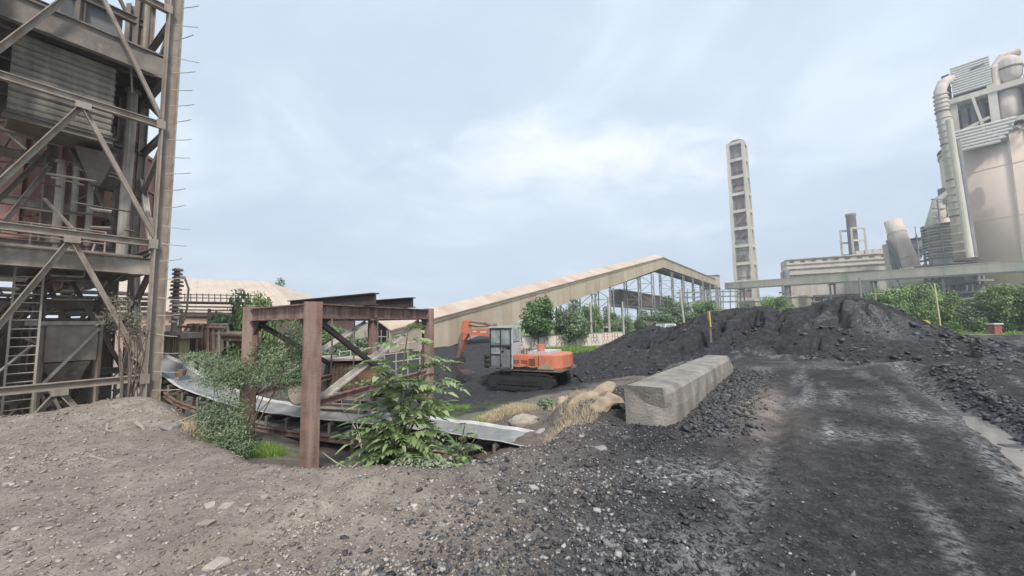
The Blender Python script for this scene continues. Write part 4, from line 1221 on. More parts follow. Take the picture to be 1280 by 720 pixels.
G2 = 'trees beyond the haul road'
tree(1, 1102, 40, 357, 64, 'tree with the bare crooked branches just right of the largest heap', G2)
tree(1, 1135, 43, 352, 62, 'broad bright green tree left of the yellow pole', G2)
tree(1, 1172, 45, 360, 58, 'green tree standing right behind the yellow pole', G2)
tree(2, 1205, 44, 372, 58, 'lower dark green tree between the yellow pole and the brick pillar', G2)
tree(1, 1252, 42, 352, 76, 'large spreading tree behind the small brick pillar', G2)
tree(1, 1300, 40, 350, 80, 'large tree cut by the right edge of the photo', G2)
tree(2, 1228, 50, 364, 60, 'tree in the second row above the brick pillar', G2)
tree(2, 1080, 52, 362, 48, 'tree peeping over the right shoulder of the largest coal heap', G2)
tree(1, 1150, 54, 352, 60, 'tree in the second row behind the broad bright green tree', G2)
G3 = 'trees by the old warehouse'
tree(2, 304, 15.6, 353, 92, 'leafy tree standing before the old warehouse roof', G3)
tree(1, 326, 15.0, 360, 66, 'bright green lower tree in front of the leafy one by the warehouse', G3)
tree(2, 352, 70, 343, 44, 'tree top peeping over the warehouse roof', G3)
tree(2, 372, 16, 396, 62, 'dark bushy tree behind the portal frame beam', G3)
tree(2, 432, 26, 408, 80, 'creeper clad tree seen through the portal frame', G3)
tree(1, 410, 30, 404, 70, 'bright tree behind the creeper clad one, through the portal frame', G3)

# hedge of creepers behind the frame
def feathery(label, c, blobs, n, leaf, m, seed, br=6, group=None, cat='bush', name='bush'):
    root = thing(name, label, cat, c, group=group, local=True)
    link(leaf_cloud('foliage', m, blobs, n, leaf, .28, seed, droop=.6, hollow=.15, ragged=.24), 'foliage', root)
    g = random.Random(seed); mb = MB()
    for k in range(br):
        b = blobs[k % len(blobs)]
        e = Vector(b[:3]); mid = e * .5 + Vector((g.uniform(-.15, .15), g.uniform(-.15, .15), .1))
        mb.tube([(g.uniform(-.08, .08), g.uniform(-.08, .08), -.2), mid, e], [.013, .009, .003], 6)
    mb.build('branch', 'bark', root)
    return root
def rel(c, pts, Y=None):
    return [tuple(at(px, py, y) - Vector(c)) + (rx * 1.1, ry * 1.1, rz * 1.75) for px, py, y, rx, ry, rz in pts]
c = (-4.75, 6.75, -.65)
feathery('feathery grey green acacia bush spreading round the left column of the portal frame', c,
         rel(c, [(270, 470, 7.2, .38, .35, .11), (300, 460, 7.0, .36, .35, .13), (262, 452, 7.8, .35, .3, .10), (335, 468, 6.8, .32, .3, .13), (352, 448, 6.9, .28, .3, .15), (368, 470, 6.8, .18, .25, .16),
                 (362, 425, 7.1, .18, .2, .19), (372, 408, 7.2, .13, .2, .18), (352, 400, 7.6, .16, .2, .10), (290, 478, 6.9, .3, .3, .08), (245, 445, 8.2, .25, .3, .06), (380, 445, 7.0, .14, .2, .16), (330, 438, 7.2, .2, .2, .10)]),
         15000, .050, 'leaf_gr', 31, 10)
c = (-4.8, 6.35, -.6)
feathery('drooping dark green bush at the foot of the left column', c,
         rel(c, [(275, 515, 6.5, .26, .3, .22), (262, 540, 6.3, .22, .25, .20), (292, 545, 6.2, .22, .22, .16), (298, 520, 6.5, .18, .2, .20), (255, 525, 6.6, .16, .2, .16), (280, 555, 6.1, .25, .2, .10), (308, 558, 6.1, .14, .2, .09)]),
         6500, .050, 'leaf_gr', 32, 9)
c = tuple(at(160, 500, 7.4))
feathery('dry leafless shrub with dusty leaves growing on the spoil heap before the tower', c,
         rel(c, [(158, 385, 7.2, .22, .2, .16), (140, 395, 7.3, .2, .2, .12), (172, 400, 7.2, .18, .2, .12), (165, 420, 7.3, .14, .2, .15), (150, 375, 7.4, .16, .2, .10), (185, 415, 7.3, .1, .12, .10)]),
         900, .055, 'deadleaf', 33, 12)
feathery('green creeper patch climbing behind the belt conveyor, left of the frame', (-9.5, 15.0, -1.2),
         [(-.2, 0, 1.2, 1.2, .6, .5), (1.2, .2, 1.5, 1.1, .6, .45), (2.4, 0, 1.3, 1, .6, .5), (-1.2, 0, .8, .8, .5, .5), (.6, 0, .6, 1.6, .6, .5), (2.8, .2, .7, .9, .5, .5)], 3800, .13, 'leaf', 34, 8)
feathery('low weedy bush in the shade of the conveyor beside the tower leg', (-9.0, 9.6, -.9), [(0, 0, .3, .5, .3, .3), (.6, -.2, .2, .45, .3, .25), (1.2, -.5, .15, .4, .3, .25)], 1800, .07, 'leaf', 35, 5)

# young plant with long pinnate leaves in front of the belt
def pinnate(L, pairs, ll, lw, seed):
    g = random.Random(seed); vs, fs, rn = [], [], []
    def P_(t): return Vector((L * t, 0, L * (.34 * t - .62 * t * t)))
    def add(V, F, r):
        n = len(vs); vs.extend([tuple(v) for v in V]); fs.extend([tuple(i + n for i in f) for f in F]); rn.extend([r] * len(V))
    for i in range(6):
        a, b = P_(i / 6), P_((i + 1) / 6); w = .006 * (1 - i / 8)
        add([a + Vector((0, -w, 0)), a + Vector((0, w, 0)), b + Vector((0, w, 0)), b + Vector((0, -w, 0))], [(0, 1, 2, 3)], .2)
    def leaflet(p, d, side, l, w):
        d = d.normalized(); s = d.cross(Z).normalized(); r = g.random()
        up = s.cross(d)
        q = [p, p + d * l * .35 + s * w * .5 + up * .012, p + d * l * .35 - s * w * .5 + up * .012, p + d * l * .36 - up * .004, p + d * l * .72 + s * w * .36 - Z * l * .10, p + d * l * .72 - s * w * .36 - Z * l * .10, p + d * l * .72 - Z * l * .13, p + d * l - Z * l * .27]
        add(q, [(0, 3, 1), (0, 2, 3), (1, 3, 6, 4), (3, 2, 5, 6), (4, 6, 7), (6, 5, 7)], r)
    for i in range(pairs):
        t = .24 + .72 * i / (pairs - 1)
        sc = math.sin(math.pi * (.25 + .62 * t)) * g.uniform(.85, 1.12)
        for s in (-1, 1):
            leaflet(P_(t), Vector((.62 + g.uniform(-.1, .1), s * .8, g.uniform(-.12, .10))), s, ll * sc, lw * sc)
    leaflet(P_(1), Vector((1, 0, -.3)), 0, ll, lw)
    V = np.array(vs); me = bpy.data.meshes.new('leaf')
    me.from_pydata(vs, [], fs)
    a = me.attributes.new('rnd', 'FLOAT', 'POINT'); a.data.foreach_set('value', np.array(rn, np.float32))
    me.materials.append(MT['leaf_pl'])
    return me
PIN = [pinnate(.58, 8, .20, .078, 1), pinnate(.50, 7, .19, .074, 2), pinnate(.66, 8, .21, .082, 3), pinnate(.40, 6, .17, .066, 4)]
def pin_plant(label, c, stems, seed, name='young_tree', cat='plant', mat_stem='stem', sc=(.7, 1.05)):
    root = thing(name, label, cat, c, local=True)
    g = random.Random(seed)
    for (dx, dy, h, nl) in stems:
        m = MB(); pts = [Vector((dx * t * t * .8 + .03 * math.sin(7 * t + dx), dy * t * t * .8, -.15 + (h + .15) * t)) for t in (0, .25, .5, .75, 1)]
        m.tube(pts, [.02, .018, .015, .011, .006], 7); m.build('stem', mat_stem, root, smooth=True)
        for k in range(nl):
            t = .18 + .82 * (k + g.random() * .6) / nl
            i = min(int(t * 4), 3); p = pts[i].lerp(pts[i + 1], min(t * 4 - i, 1))
            az = k * 2.4 + g.uniform(-.4, .4)
            inst(g.choice(PIN), 'leaf', root, p, (g.uniform(-.25, .25), g.uniform(-.45, .30) - .25 * t, az), [g.uniform(*sc) * (1 - .25 * t)] * 3)
    return root
pb = at(500, 575, 5.1)
pin_plant('tall young plant with long drooping pinnate leaves in front of the conveyor belt', (pb.x, pb.y, g1(pb.x, pb.y)),
          [(.10, 0, 2.0, 24), (.42, .1, 1.72, 20), (.66, .15, 1.42, 15), (-.28, .05, 1.45, 16), (.25, -.15, .92, 12), (-.05, -.2, .7, 11), (-.38, -.1, .8, 11), (.05, .1, 1.2, 13)], 5, sc=(.85, 1.2))
pb = at(580, 525, 6.6)
pin_plant('paler low plant with pinnate leaves behind the young one, beside the belt', (pb.x, pb.y, g1(pb.x, pb.y)), [(0, 0, .75, 8), (.25, 0, .55, 7), (-.2, .1, .5, 6)], 6, sc=(.5, .8))

# undergrowth along the far verge
for px0, px1, lb in ((1085, 1165, 'low dark hedge of weeds at the foot of the heap and the yellow pole'), (1165, 1232, 'low hedge of weeds between the yellow pole and the brick pillar'), (1250, 1330, 'low hedge of weeds right of the brick pillar')):
    a, b = at(px0, 410, 41), at(px1, 410, 41); g = random.Random(px0)
    z = g1(a.x, 41)
    hd = thing('hedge', lb, 'hedge', (a.x, 41, z), local=True)
    bl = [((b.x - a.x) * g.random(), g.uniform(-.8, 1.2), g.uniform(.3, 1.1), g.uniform(.5, 1.1), .6, g.uniform(.4, .8)) for _ in range(16)]
    link(leaf_cloud('foliage', random.choice(['leaf', 'leaf_gr', 'leaf_lt']), bl, 2600, .24, .6, px0, hollow=.3, ragged=.2), 'foliage', hd)
# low growth
def ground_plants(name, label, m, px0, px1, py, Y, n, h, size, seed, sp=.25):
    a, b = at(px0, py, Y), at(px1, py, Y)
    g = random.Random(seed); bl = []
    for k in range(10):
        p = a.lerp(b, g.random()); y = p.y + g.uniform(-sp, sp)
        bl.append((p.x - a.x, y - a.y, g1(p.x, y) + h * g.uniform(.2, .55) - g1(a.x, a.y), g.uniform(.10, .2), g.uniform(.10, .2), h * g.uniform(.25, .5)))
    root = thing(name, label, 'plant', (a.x, a.y, g1(a.x, a.y)), local=True)
    link(leaf_cloud('foliage', m, bl, n, size, .6, seed, hollow=.1), 'foliage', root)
    return root
ground_plants('weed_clump', 'low clump of whitish dusty leaved weeds at the foot of the young plant', 'leaf_ht', 505, 562, 580, 4.75, 900, .2, .055, 41, .12)
ground_plants('weed_clump', 'bright green mat of fine weeds beside the front rusty column', 'leaf_lt', 408, 448, 582, 5.1, 2600, .17, .035, 42, .2)
ground_plants('weed_clump', 'grey green weeds on the slope beside the pale boulder', 'leaf_gr', 655, 715, 512, 9.3, 1500, .35, .07, 43, .6)
ground_plants('weed_clump', 'small weed tuft growing against the far left side of the block', 'leaf_lt', 800, 842, 462, 12.2, 700, .3, .07, 44, .4)
ground_plants('weed_clump', 'small weed tuft at the far end of the concrete block', 'leaf_lt', 905, 916, 462, 12.0, 400, .25, .06, 45, .2)
ground_plants('weed_clump', 'dusty weeds at the right end of the belt beside the stand', 'leaf_ht', 575, 630, 570, 5.8, 500, .12, .05, 46, .25)

def blades(name, m, patches, seed):
    g = np.random.default_rng(seed); Vs = []; Rn = []
    for cx, cy, rx, ry, n, h, w in patches:
        q = g.uniform(0, 6.28, n); r = np.sqrt(g.random(n))
        x, y = cx + rx * r * np.cos(q), cy + ry * r * np.sin(q)
        z = gz(x, y, False)
        a = g.uniform(0, 6.28, n); hh = h * g.uniform(.5, 1.3, n); lx, ly = g.normal(0, .4, n) * hh, g.normal(0, .4, n) * hh
        dx, dy = np.cos(a) * w, np.sin(a) * w
        Vs.append(np.stack([np.stack([x - dx, y - dy, z - .01], 1), np.stack([x + dx, y + dy, z - .01], 1), np.stack([x + lx, y + ly, z + hh], 1)], 1).reshape(-1, 3))
        Rn.append(np.repeat(g.random(n), 3))
    V = np.concatenate(Vs); Fc = np.arange(len(V)).reshape(-1, 3)
    tag(link(np_mesh(name, V, Fc, m, np.concatenate(Rn)), name), kind='stuff')
def gp(px, py, Y): p = at(px, py, Y); return p.x, Y
blades('grass', 'grass', [(-4.35, 6.6, .5, .35, 2200, .11, .006), (-7.5, 13.6, 3.0, 1.0, 7000, .16, .014), (-3.0, 13.5, 1.5, .8, 2600, .16, .014), (6.6, 41.5, 4.5, 2.2, 5000, .28, .035),
                          (gp(350, 500, 10.9)[0], 11.4, 1.2, .5, 2500, .14, .012), (-1.6, 8.6, 1.0, .5, 1500, .15, .010), (36, 38.5, 22, 1.6, 5000, .25, .035), (50, 46, 20, 5, 4000, .4, .05)], 71)
blades('dry_grass', 'straw', [(-.1, 8.9, .8, .5, 4500, .09, .006), (.95, 6.7, .45, .6, 1300, .10, .004), (1.25, 7.4, .4, .4, 700, .09, .004), (-5.0, 6.3, .25, .2, 500, .16, .006), (.2, 9.4, 1.3, .5, 1500, .12, .008)], 72)
# ------------------------------------------------------------------ excavator
def excavator():
    p = at(662, 470, 20.5)
    base = g1(p.x, 20.5)
    root = thing('excavator', 'orange crawler excavator with grey cab working on the coal floor', 'excavator', (p.x, 20.5, base), R(-27), local=True)
    # local axes: +x ahead (turned to the left of the photo), +y the machine's far side
    def P_(name, m, fn, *a, par=root, **k):
        mb = MB(); getattr(mb, fn)(*a, **k); return mb.build(name, m, par)
    for side in (-1, 1):
        y0 = side * 1.15
        prof = [(-1.55, .02), (1.5, .02), (1.78, .16), (1.9, .45), (1.75, .76), (1.45, .88), (-1.45, .88), (-1.78, .78), (-1.93, .45), (-1.82, .14)]
        tr = MB(); tr.prism([(a * .9, b * .9 + .04) for a, b in prof], (0, y0 - .25, 0), (1, 0, 0), (0, 0, 1), (0, .5, 0)); t_ = tr.build('track', 'track', root)
        pts = [Vector((a, 0, b)) for a, b in prof] + [Vector((*[prof[0][0]], 0, prof[0][1]))]
        L = [(b - a).length for a, b in zip(pts[:-1], pts[1:])]; tot = sum(L); n = 44
        for k in range(n):
            s = tot * k / n
            for l, a, b in zip(L, pts[:-1], pts[1:]):
                if s <= l: break
                s -= l
            q = a.lerp(b, s / l); d = (b - a).normalized()
            sh = MB(); sh.beam(q - d * .075 + Vector((0, y0, 0)), q + d * .075 + Vector((0, y0, 0)), .58, .045, d.cross(Vector((0, 1, 0))))
            sh.beam(q - d * .018 + Vector((0, y0, 0)) , q + d * .018 + Vector((0, y0, 0)), .58, .09, d.cross(Vector((0, 1, 0))))
            sh.build('track_shoe', 'track', t_)
        P_('side_frame', 'dark', 'beam', (-1.35, y0 + side * .27, .44), (1.35, y0 + side * .27, .44), .06, .26, par=t_)
        for x in (-1.55, 1.5): P_('sprocket' if x < 0 else 'idler', 'track', 'tube', [(x, y0 - .29, .45), (x, y0 + .29, .45)], .33, 18, par=t_)
        for x in (-1, -.5, 0, .5, 1.0): P_('track_roller', 'track', 'tube', [(x, y0 - .28, .17), (x, y0 + .28, .17)], .11, 12, par=t_)
    P_('undercarriage', 'track', 'box', (0, 0, .62), (1.6, 1.8, .36))
    P_('slew_ring', 'steel_dk', 'tube', [(0, 0, .75), (0, 0, 1.04)], .62, 24)
    P_('turntable_deck', 'steel_dk', 'box', (-.45, 0, 1.08), (3.7, 2.5, .12))
    # engine house and counterweight
    h = MB()
    h.prism([(-1.05, 1.16), (.35, 1.16), (.35, 1.84), (-1.05, 1.82)], (0, -1.27, 0), (1, 0, 0), (0, 0, 1), (0, 2.54, 0)); h.build('engine_house', 'orange', root)
    cw = MB(); cw.prism([(-1.08, -1.24), (-1.85, -1.22), (-2.25, -.85), (-2.4, 0), (-2.25, .85), (-1.85, 1.22), (-1.08, 1.24)], (0, 0, 1.14), (1, 0, 0), (0, 1, 0), (0, 0, .74))
    o = cw.build('counterweight', 'orange', root); bv = o.modifiers.new('bevel', 'BEVEL'); bv.width = .06; bv.segments = 2
    P_('side_door', 'orange', 'box', (-.05, -1.285, 1.50), (.72, .03, .56))
    P_('side_door', 'orange', 'box', (-.74, -1.285, 1.50), (.52, .03, .56))
    P_('dust_patch', 'sack', 'prism', [(-1.95, 1.15), (-1.0, 1.15), (-1.2, 1.38), (-1.45, 1.46), (-1.75, 1.36)], (0, -1.30, 0), (1, 0, 0), (0, 0, 1), (0, .02, 0))
    P_('engine_hood', 'cablt', 'box', (-.9, .1, 1.92), (1.3, 1.7, .18))
    P_('engine_block', 'steel_dk', 'box', (-.1, -.3, 1.98), (.4, .7, .3))
    P_('exhaust', 'orange', 'tube', [(-.95, -.55, 1.9), (-.95, -.55, 2.36)], .20, 14)
    P_('exhaust_pipe', 'steel_dk', 'tube', [(-.45, -.75, 2.1), (-.45, -.75, 2.55)], .06, 10)
    for q in (-1.2, -.3):
        P_('hood_rail', 'steel_lt', 'tube', [(q, -1.15, 1.8), (q, -1.15, 2.2), (q + .45, -1.15, 2.2), (q + .45, -1.15, 1.8)], .025, 6)
    # lettering on the door
    cu = bpy.data.curves.new('t', 'FONT'); cu.body = 'EX 200'; cu.size = .27; cu.extrude = .004
    to = bpy.data.objects.new('t', cu); C.objects.link(to)
    me = bpy.data.meshes.new_from_object(to.evaluated_get(bpy.context.evaluated_depsgraph_get())); bpy.data.objects.remove(to)
    me.materials.append(MT['ink'])
    LT = me
    # cab on the near side, tall, grey, with window frames
    cx0, cx1, cy0, cy1, cz0, cz1 = .42, 1.72, -1.30, -.28, 1.12, 3.32
    P_('cab_floor', 'cabgrey', 'box', ((cx0 + cx1) / 2, (cy0 + cy1) / 2, cz0 + .06), (cx1 - cx0, cy1 - cy0, .12))
    P_('cab_roof', 'cablt', 'box', ((cx0 + cx1) / 2, (cy0 + cy1) / 2, cz1), (cx1 - cx0 + .12, cy1 - cy0 + .1, .10))
    P_('cab_rear_panel', 'cablt', 'box', (cx0 - .03, (cy0 + cy1) / 2, (cz0 + 2.45) / 2 + .02), (.06, cy1 - cy0, 2.45 - cz0))
    rw = P_('cab_rear_window', 'glass', 'box', (cx0 - .02, (cy0 + cy1) / 2, 2.86), (.03, cy1 - cy0 - .16, .66))
    for y in (cy0 + .05, cy1 - .05): P_('cab_pillar', 'cablt', 'box', (cx0, y, 2.2), (.09, .09, 2.2))
    for x in (1.06, cx1): P_('cab_pillar', 'cabgrey', 'box', (x, cy0, 2.2), (.08, .06, 2.2))
    P_('cab_pillar', 'cabgrey', 'box', (cx1, cy1, 2.2), (.08, .06, 2.2))
    P_('cab_lower_door', 'cabgrey', 'box', (.74, cy0, 1.66), (.56, .05, .92))
    P_('cab_window', 'glass', 'box', (.74, cy0, 2.70), (.56, .02, .95))
    P_('cab_window', 'glass', 'box', (1.40, cy0, 2.82), (.60, .02, .72))
    P_('cab_window', 'glass', 'box', (1.40, cy0, 2.10), (.60, .02, .5))
    P_('cab_lower_panel', 'cabgrey', 'box', (1.40, cy0, 1.5), (.62, .05, .6))
    for z in (2.4, 1.82, 3.22): P_('cab_rail', 'cabgrey', 'box', (1.07, cy0 - .01, z), (1.34, .05, .08))
    P_('cab_front_window', 'glass', 'box', (cx1, (cy0 + cy1) / 2, 2.62), (.02, cy1 - cy0 - .08, 1.2))
    P_('cab_front_panel', 'cabgrey', 'box', (cx1, (cy0 + cy1) / 2, 1.55), (.05, cy1 - cy0 - .06, .85))
    P_('seat', 'dark', 'box', (.85, -.8, 1.9), (.5, .5, .14)); P_('seat_back', 'dark', 'box', (.62, -.8, 2.3), (.12, .5, .75))
    tyre = [(.20, -.09), (.42, -.11), (.48, -.05), (.48, .05), (.42, .11), (.20, .09)]
    for k in range(3):                                # spare tyre fenders hung before the cab
        mb = MB(); mb.lathe(tyre, (0, 0, 0), 20)
        mb.v = [(1.98 + v[0] * .62, -1.0 + v[1] * .62, 1.22 + k * .25 + v[2] * 1.15) for v in mb.v]
        mb.build('hanging_tyre', 'track', root)
    for (x0, z0, x1, z1) in ((.46, 1.2, .46, 3.28), (1.06, 1.2, 1.06, 3.28), (1.70, 1.2, 1.70, 3.28), (.46, 3.24, 1.70, 3.24), (.46, 2.30, 1.70, 2.30), (1.1, 1.85, 1.7, 1.85)):
        P_('window_frame', 'dark', 'beam', (x0, cy0 - .04, z0), (x1, cy0 - .04, z1), .045, .045, (0, 1, 0))
    P_('door_handle', 'dark', 'box', (.95, cy0 - .06, 2.05), (.16, .05, .05))
    P_('grab_rail', 'steel_dk', 'tube', [(1.0, cy0 - .05, 1.3), (1.0, cy0 - .14, 1.4), (1.0, cy0 - .14, 2.1), (1.0, cy0 - .05, 2.2)], .02, 6)
    P_('work_lamp', 'steel_dk', 'box', (1.7, -.8, 3.43), (.14, .22, .14))
    P_('step', 'track', 'box', (.7, -1.42, 1.02), (.7, .26, .05))
    P_('mud_crust', 'dark', 'prism', [(-1.05, 1.14), (.36, 1.14), (.36, 1.24), (0, 1.22), (-.4, 1.28), (-.8, 1.2), (-1.05, 1.26)], (0, -1.302, 0), (1, 0, 0), (0, 0, 1), (0, .02, 0))
    for k in range(6): P_('grille_slat', 'dark', 'box', (-.74, -1.305, 1.34 + .06 * k), (.36, .02, .022))
    for o_ in (-.1, .0, .1): P_('hydraulic_hose', 'dark', 'tube', [(.9, o_, 2.1), (1.5, o_, 3.2), (2.4, o_, 3.34), (3.4, o_, 3.32), (3.95, o_, 3.42), (4.3, o_ * .8, 3.2)], .028, 6)
    # boom, stick, bucket
    bm = MB()
    side = [(.35, 1.35), (.75, 1.25), (1.6, 2.45), (2.1, 2.72), (4.05, 2.88), (4.22, 3.02), (4.15, 3.20), (3.9, 3.20), (1.9, 3.22), (1.35, 2.95)]
    bm.prism(side, (0, -.17, 0), (1, 0, 0), (0, 0, 1), (0, .36, 0)); bm.build('boom', 'orange', root)
    for k, (a, b_) in enumerate(((2.35, .32), (2.85, .5), (3.45, .3))): P_('faded_marking', 'white', 'box', (a, -.178, 2.98 + .03 * k), (b_ * .8, .012, .07))
    sk = MB(); sk.prism([(4.0, 3.75), (4.35, 3.70), (4.52, 2.95), (4.78, 1.45), (4.6, 1.40), (4.18, 2.6), (3.85, 3.0)], (0, -.14, 0), (1, 0, 0), (0, 0, 1), (0, .30, 0)); so_ = sk.build('stick', 'orange', root); P_('stick_wear_plate', 'rust', 'prism', [(4.22, 2.55), (4.60, 2.55), (4.79, 1.44), (4.59, 1.39)], (0, -.155, 0), (1, 0, 0), (0, 0, 1), (0, .33, 0))
    P_('stick_cylinder', 'rust_dk', 'tube', [(4.42, -.02, 3.2), (4.70, -.02, 2.3), (4.82, -.02, 1.75)], .085, 10)
    P_('stick_plate', 'rust', 'box', (4.47, -.16, 2.5), (.16, .03, 1.0), Matrix.Rotation(R(-10), 3, 'Y'))
    P_('arm_cylinder', 'rust', 'tube', [(1.9, 0, 3.28), (2.9, 0, 3.52), (4.08, 0, 3.66)], [.09, .075, .045], 10)
    P_('boom_cylinder', 'steel_dk', 'tube', [(1.5, -.28, 1.45), (2.1, -.28, 2.7)], .08, 10)
    P_('hose', 'dark', 'tube', [(3.9, -.2, 2.95), (3.7, -.22, 2.55), (3.9, -.22, 2.35), (4.2, -.2, 2.55)], .022, 6)
    bk_ = MB(); bk_.prism([(4.55, 1.50), (4.95, 1.40), (4.98, .95), (4.62, .55), (4.12, .50), (4.02, .62), (4.45, .78), (4.55, 1.1)], (0, -.5, 0), (1, 0, 0), (0, 0, 1), (0, 1.0, 0)); bo = bk_.build('bucket', 'rust_dk', root)
    for k in range(5): P_('tooth', 'steel_dk', 'prism', [(4.12, .60), (4.12, .50), (3.88, .58)], (0, -.48 + k * .22, 0), (1, 0, 0), (0, 0, 1), (0, .09, 0), par=bo)
    for ob in root.children_recursive:              # the near side of the machine is its +y side
        me = ob.data
        co = np.empty(len(me.vertices) * 3, np.float32); me.vertices.foreach_get('co', co)
        co[1::3] *= -1; me.vertices.foreach_set('co', co); me.flip_normals()
    inst(LT, 'lettering', root, (.30, 1.312, 1.40), (R(90), 0, R(180)))
    root.rotation_euler = (0, 0, R(180 - 27)); root.scale = (.95, .95, .95)
    return root
EX = excavator()
def tube_smooth(ob):
    ob.data.polygons.foreach_set('use_smooth', [True] * len(ob.data.polygons)); ob.data.update()
    return ob

# ------------------------------------------------------------------ inclined gallery on trestles
def gallery():
    A, Bp, E = Vector((-13.6, 42.5, 0)), Vector((45.8, 115, 0)), Vector((95.6, 180, 0))
    zA, zB, zE = -2.25, 17.0, 16.8                       # underside levels
    d1 = (Bp - A).normalized(); d2 = (E - Bp).normalized()
    H, Wd, RZ = 3.15, 4.6, .95
    n1 = Vector((-d1.y, d1.x, 0))                        # away from the camera
    t = thing('conveyor_gallery', 'long beige sheeted gallery climbing from the ground to a level bridge', 'gallery', (A.x, A.y, -2))
    def sect(p, z, n): return [p + Z * z, p + Z * (z + H), p + n * (Wd / 2) + Z * (z + H + RZ), p + n * Wd + Z * (z + H), p + n * Wd + Z * z]
    def run(p, q, zp, zq, N, drop=0.0):
        n = n1
        for k in range(N):
            a, b = k / N, (k + 1) / N
            s0, s1 = sect(p.lerp(q, a), zp + (zq - zp) * a, n), sect(p.lerp(q, b), zp + (zq - zp) * b, n)
            s0[0] = s0[0] - Z * drop * (1 - a); s1[0] = s1[0] - Z * drop * (1 - b)
            # overlapping wall sheets, each one standing 2 cm proud of the next
            jog = -n * (.035 * (k % 2) + .02 * random.random())
            m = MB(); vs = [s0[0] + jog, s1[0] + jog, s1[1] + jog, s0[1] + jog]; vs += [v + n * .08 for v in vs]
            m.add(vs, [(0, 1, 2, 3), (7, 6, 5, 4), (0, 4, 5, 1), (3, 2, 6, 7), (1, 5, 6, 2), (0, 3, 7, 4)]); m.build('wall_sheet', random.choice(['gal', 'gal', 'gal2', 'gal3']), t)
            m = MB(); ov = -n * .22 - Z * .10 + Z * .02 * (k % 2)
            vs = [s0[1] + ov, s1[1] + ov, s1[2] + Z * .02 * (k % 2), s0[2] + Z * .02 * (k % 2)]; vs += [v + Z * .09 for v in vs]
            m.add(vs, [(3, 2, 1, 0), (4, 5, 6, 7), (0, 1, 5, 4), (1, 2, 6, 5), (2, 3, 7, 6), (3, 0, 4, 7)]); m.build('roof_sheet', random.choice(['galroof', 'galroof', 'galroof2']), t)
        s0, s1 = sect(p, zp, n), sect(q, zq, n)
        m = MB(); vs = [s0[2], s1[2], s1[3], s0[3]]; vs += [v + Z * .08 for v in vs]
        m.add(vs, [(3, 2, 1, 0), (4, 5, 6, 7), (0, 1, 5, 4), (1, 2, 6, 5), (2, 3, 7, 6), (3, 0, 4, 7)]); m.build('far_roof', 'galroof', t)
        part('far_wall', 'gal', t, 'beam', p + n * (Wd - .1) + Z * (zp + H / 2), q + n * (Wd - .1) + Z * (zq + H / 2), .1, H)
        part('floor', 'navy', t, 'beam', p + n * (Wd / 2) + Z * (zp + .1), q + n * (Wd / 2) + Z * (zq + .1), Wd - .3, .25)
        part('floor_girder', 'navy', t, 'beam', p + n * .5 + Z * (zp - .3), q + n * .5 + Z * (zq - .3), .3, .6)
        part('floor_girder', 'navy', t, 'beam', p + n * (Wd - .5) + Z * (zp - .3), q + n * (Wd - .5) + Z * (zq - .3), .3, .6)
        part('eave_trim', 'steel_dk', t, 'beam', p - n * .30 + Z * (zp + H - .22), q - n * .30 + Z * (zq + H - .22), .08, .14)
    run(A, Bp, zA, zB, 44, 1.1)
    run(Bp + d2 * .12, E, zB - .02, zE, 20)
    # the open low end with its trusses
    sx = sect(A - d1 * .1, zA, n1)
    for z in (.6, 1.5, 2.4): part('end_rail', 'steel_lt', t, 'beam', A + Z * (zA + z) - d1 * .2, A + n1 * Wd + Z * (zA + z) - d1 * .2, .08, .10)
    for k in range(5): part('end_post', 'steel', t, 'beam', A + n1 * (Wd * k / 4) + Z * (zA - .3) - d1 * .25, A + n1 * (Wd * k / 4) + Z * (zA + H) - d1 * .25, .10, .10)
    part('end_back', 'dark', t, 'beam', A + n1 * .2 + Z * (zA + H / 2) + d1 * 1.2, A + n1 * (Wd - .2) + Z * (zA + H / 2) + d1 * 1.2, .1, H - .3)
    # lattice trestles
    def trestle(p, ztop, zbase, lab, w=1.7, dep=Wd):
        q = p + n1 * .4
        r = thing('gallery_trestle', lab, 'trestle', (q.x, q.y, zbase), group='lattice trestles under the gallery')
        cs_ = [q, q + d1 * w, q + n1 * (dep - .8), q + d1 * w + n1 * (dep - .8)]
        for c in cs_: part('leg', 'grey', r, 'beam', c + Z * (zbase - .5), c + Z * (ztop - .6), .22, .22)
        n = max(2, int((ztop - zbase) / 2.6))
        for k in range(n):
            a, b = zbase + (ztop - zbase - .7) * k / n, zbase + (ztop - zbase - .7) * (k + 1) / n
            for (i, j) in ((0, 1), (0, 2), (2, 3)):
                part('brace', 'grey', r, 'beam', cs_[i] + Z * a, cs_[j] + Z * b, .10, .10) if k % 2 else part('brace', 'grey', r, 'beam', cs_[j] + Z * a, cs_[i] + Z * b, .10, .10)
                part('tie', 'grey', r, 'beam', cs_[i] + Z * b, cs_[j] + Z * b, .10, .10)
        return r
    for px, nm in ((718, 'squat trestle almost hidden behind the loose green tree'), (742, 'low trestle behind the leftmost bare concrete pole'), (765, 'shortest trestle under the rising gallery'), (800, 'lattice trestle with the brown gallery behind it'), (817, 'trestle just left of the gallery peak'), (842, 'trestle just right of the gallery peak'), (856, 'trestle behind the bare light pole'),
                   (868, 'trestle under the level gallery above the coal heap'), (880, 'slim trestle under the level gallery, next to the last pair'), (889, 'last trestle but one before the transfer house'), (897, 'trestle nearest the transfer house')):
        k = (px - 640) / 480
        P0, D = A, d1
        s = (k * P0.y - P0.x) / (D.x - k * D.y)
        p = P0 + D * s
        L1 = (Bp - A).length
        zt_ = zA + (zB - zA) * s / L1 if s < L1 else zB
        trestle(p, zt_, -1.4, nm)
    th = thing('transfer_house', 'small brownish transfer house where the two galleries meet', 'building', (E.x, E.y, 15))
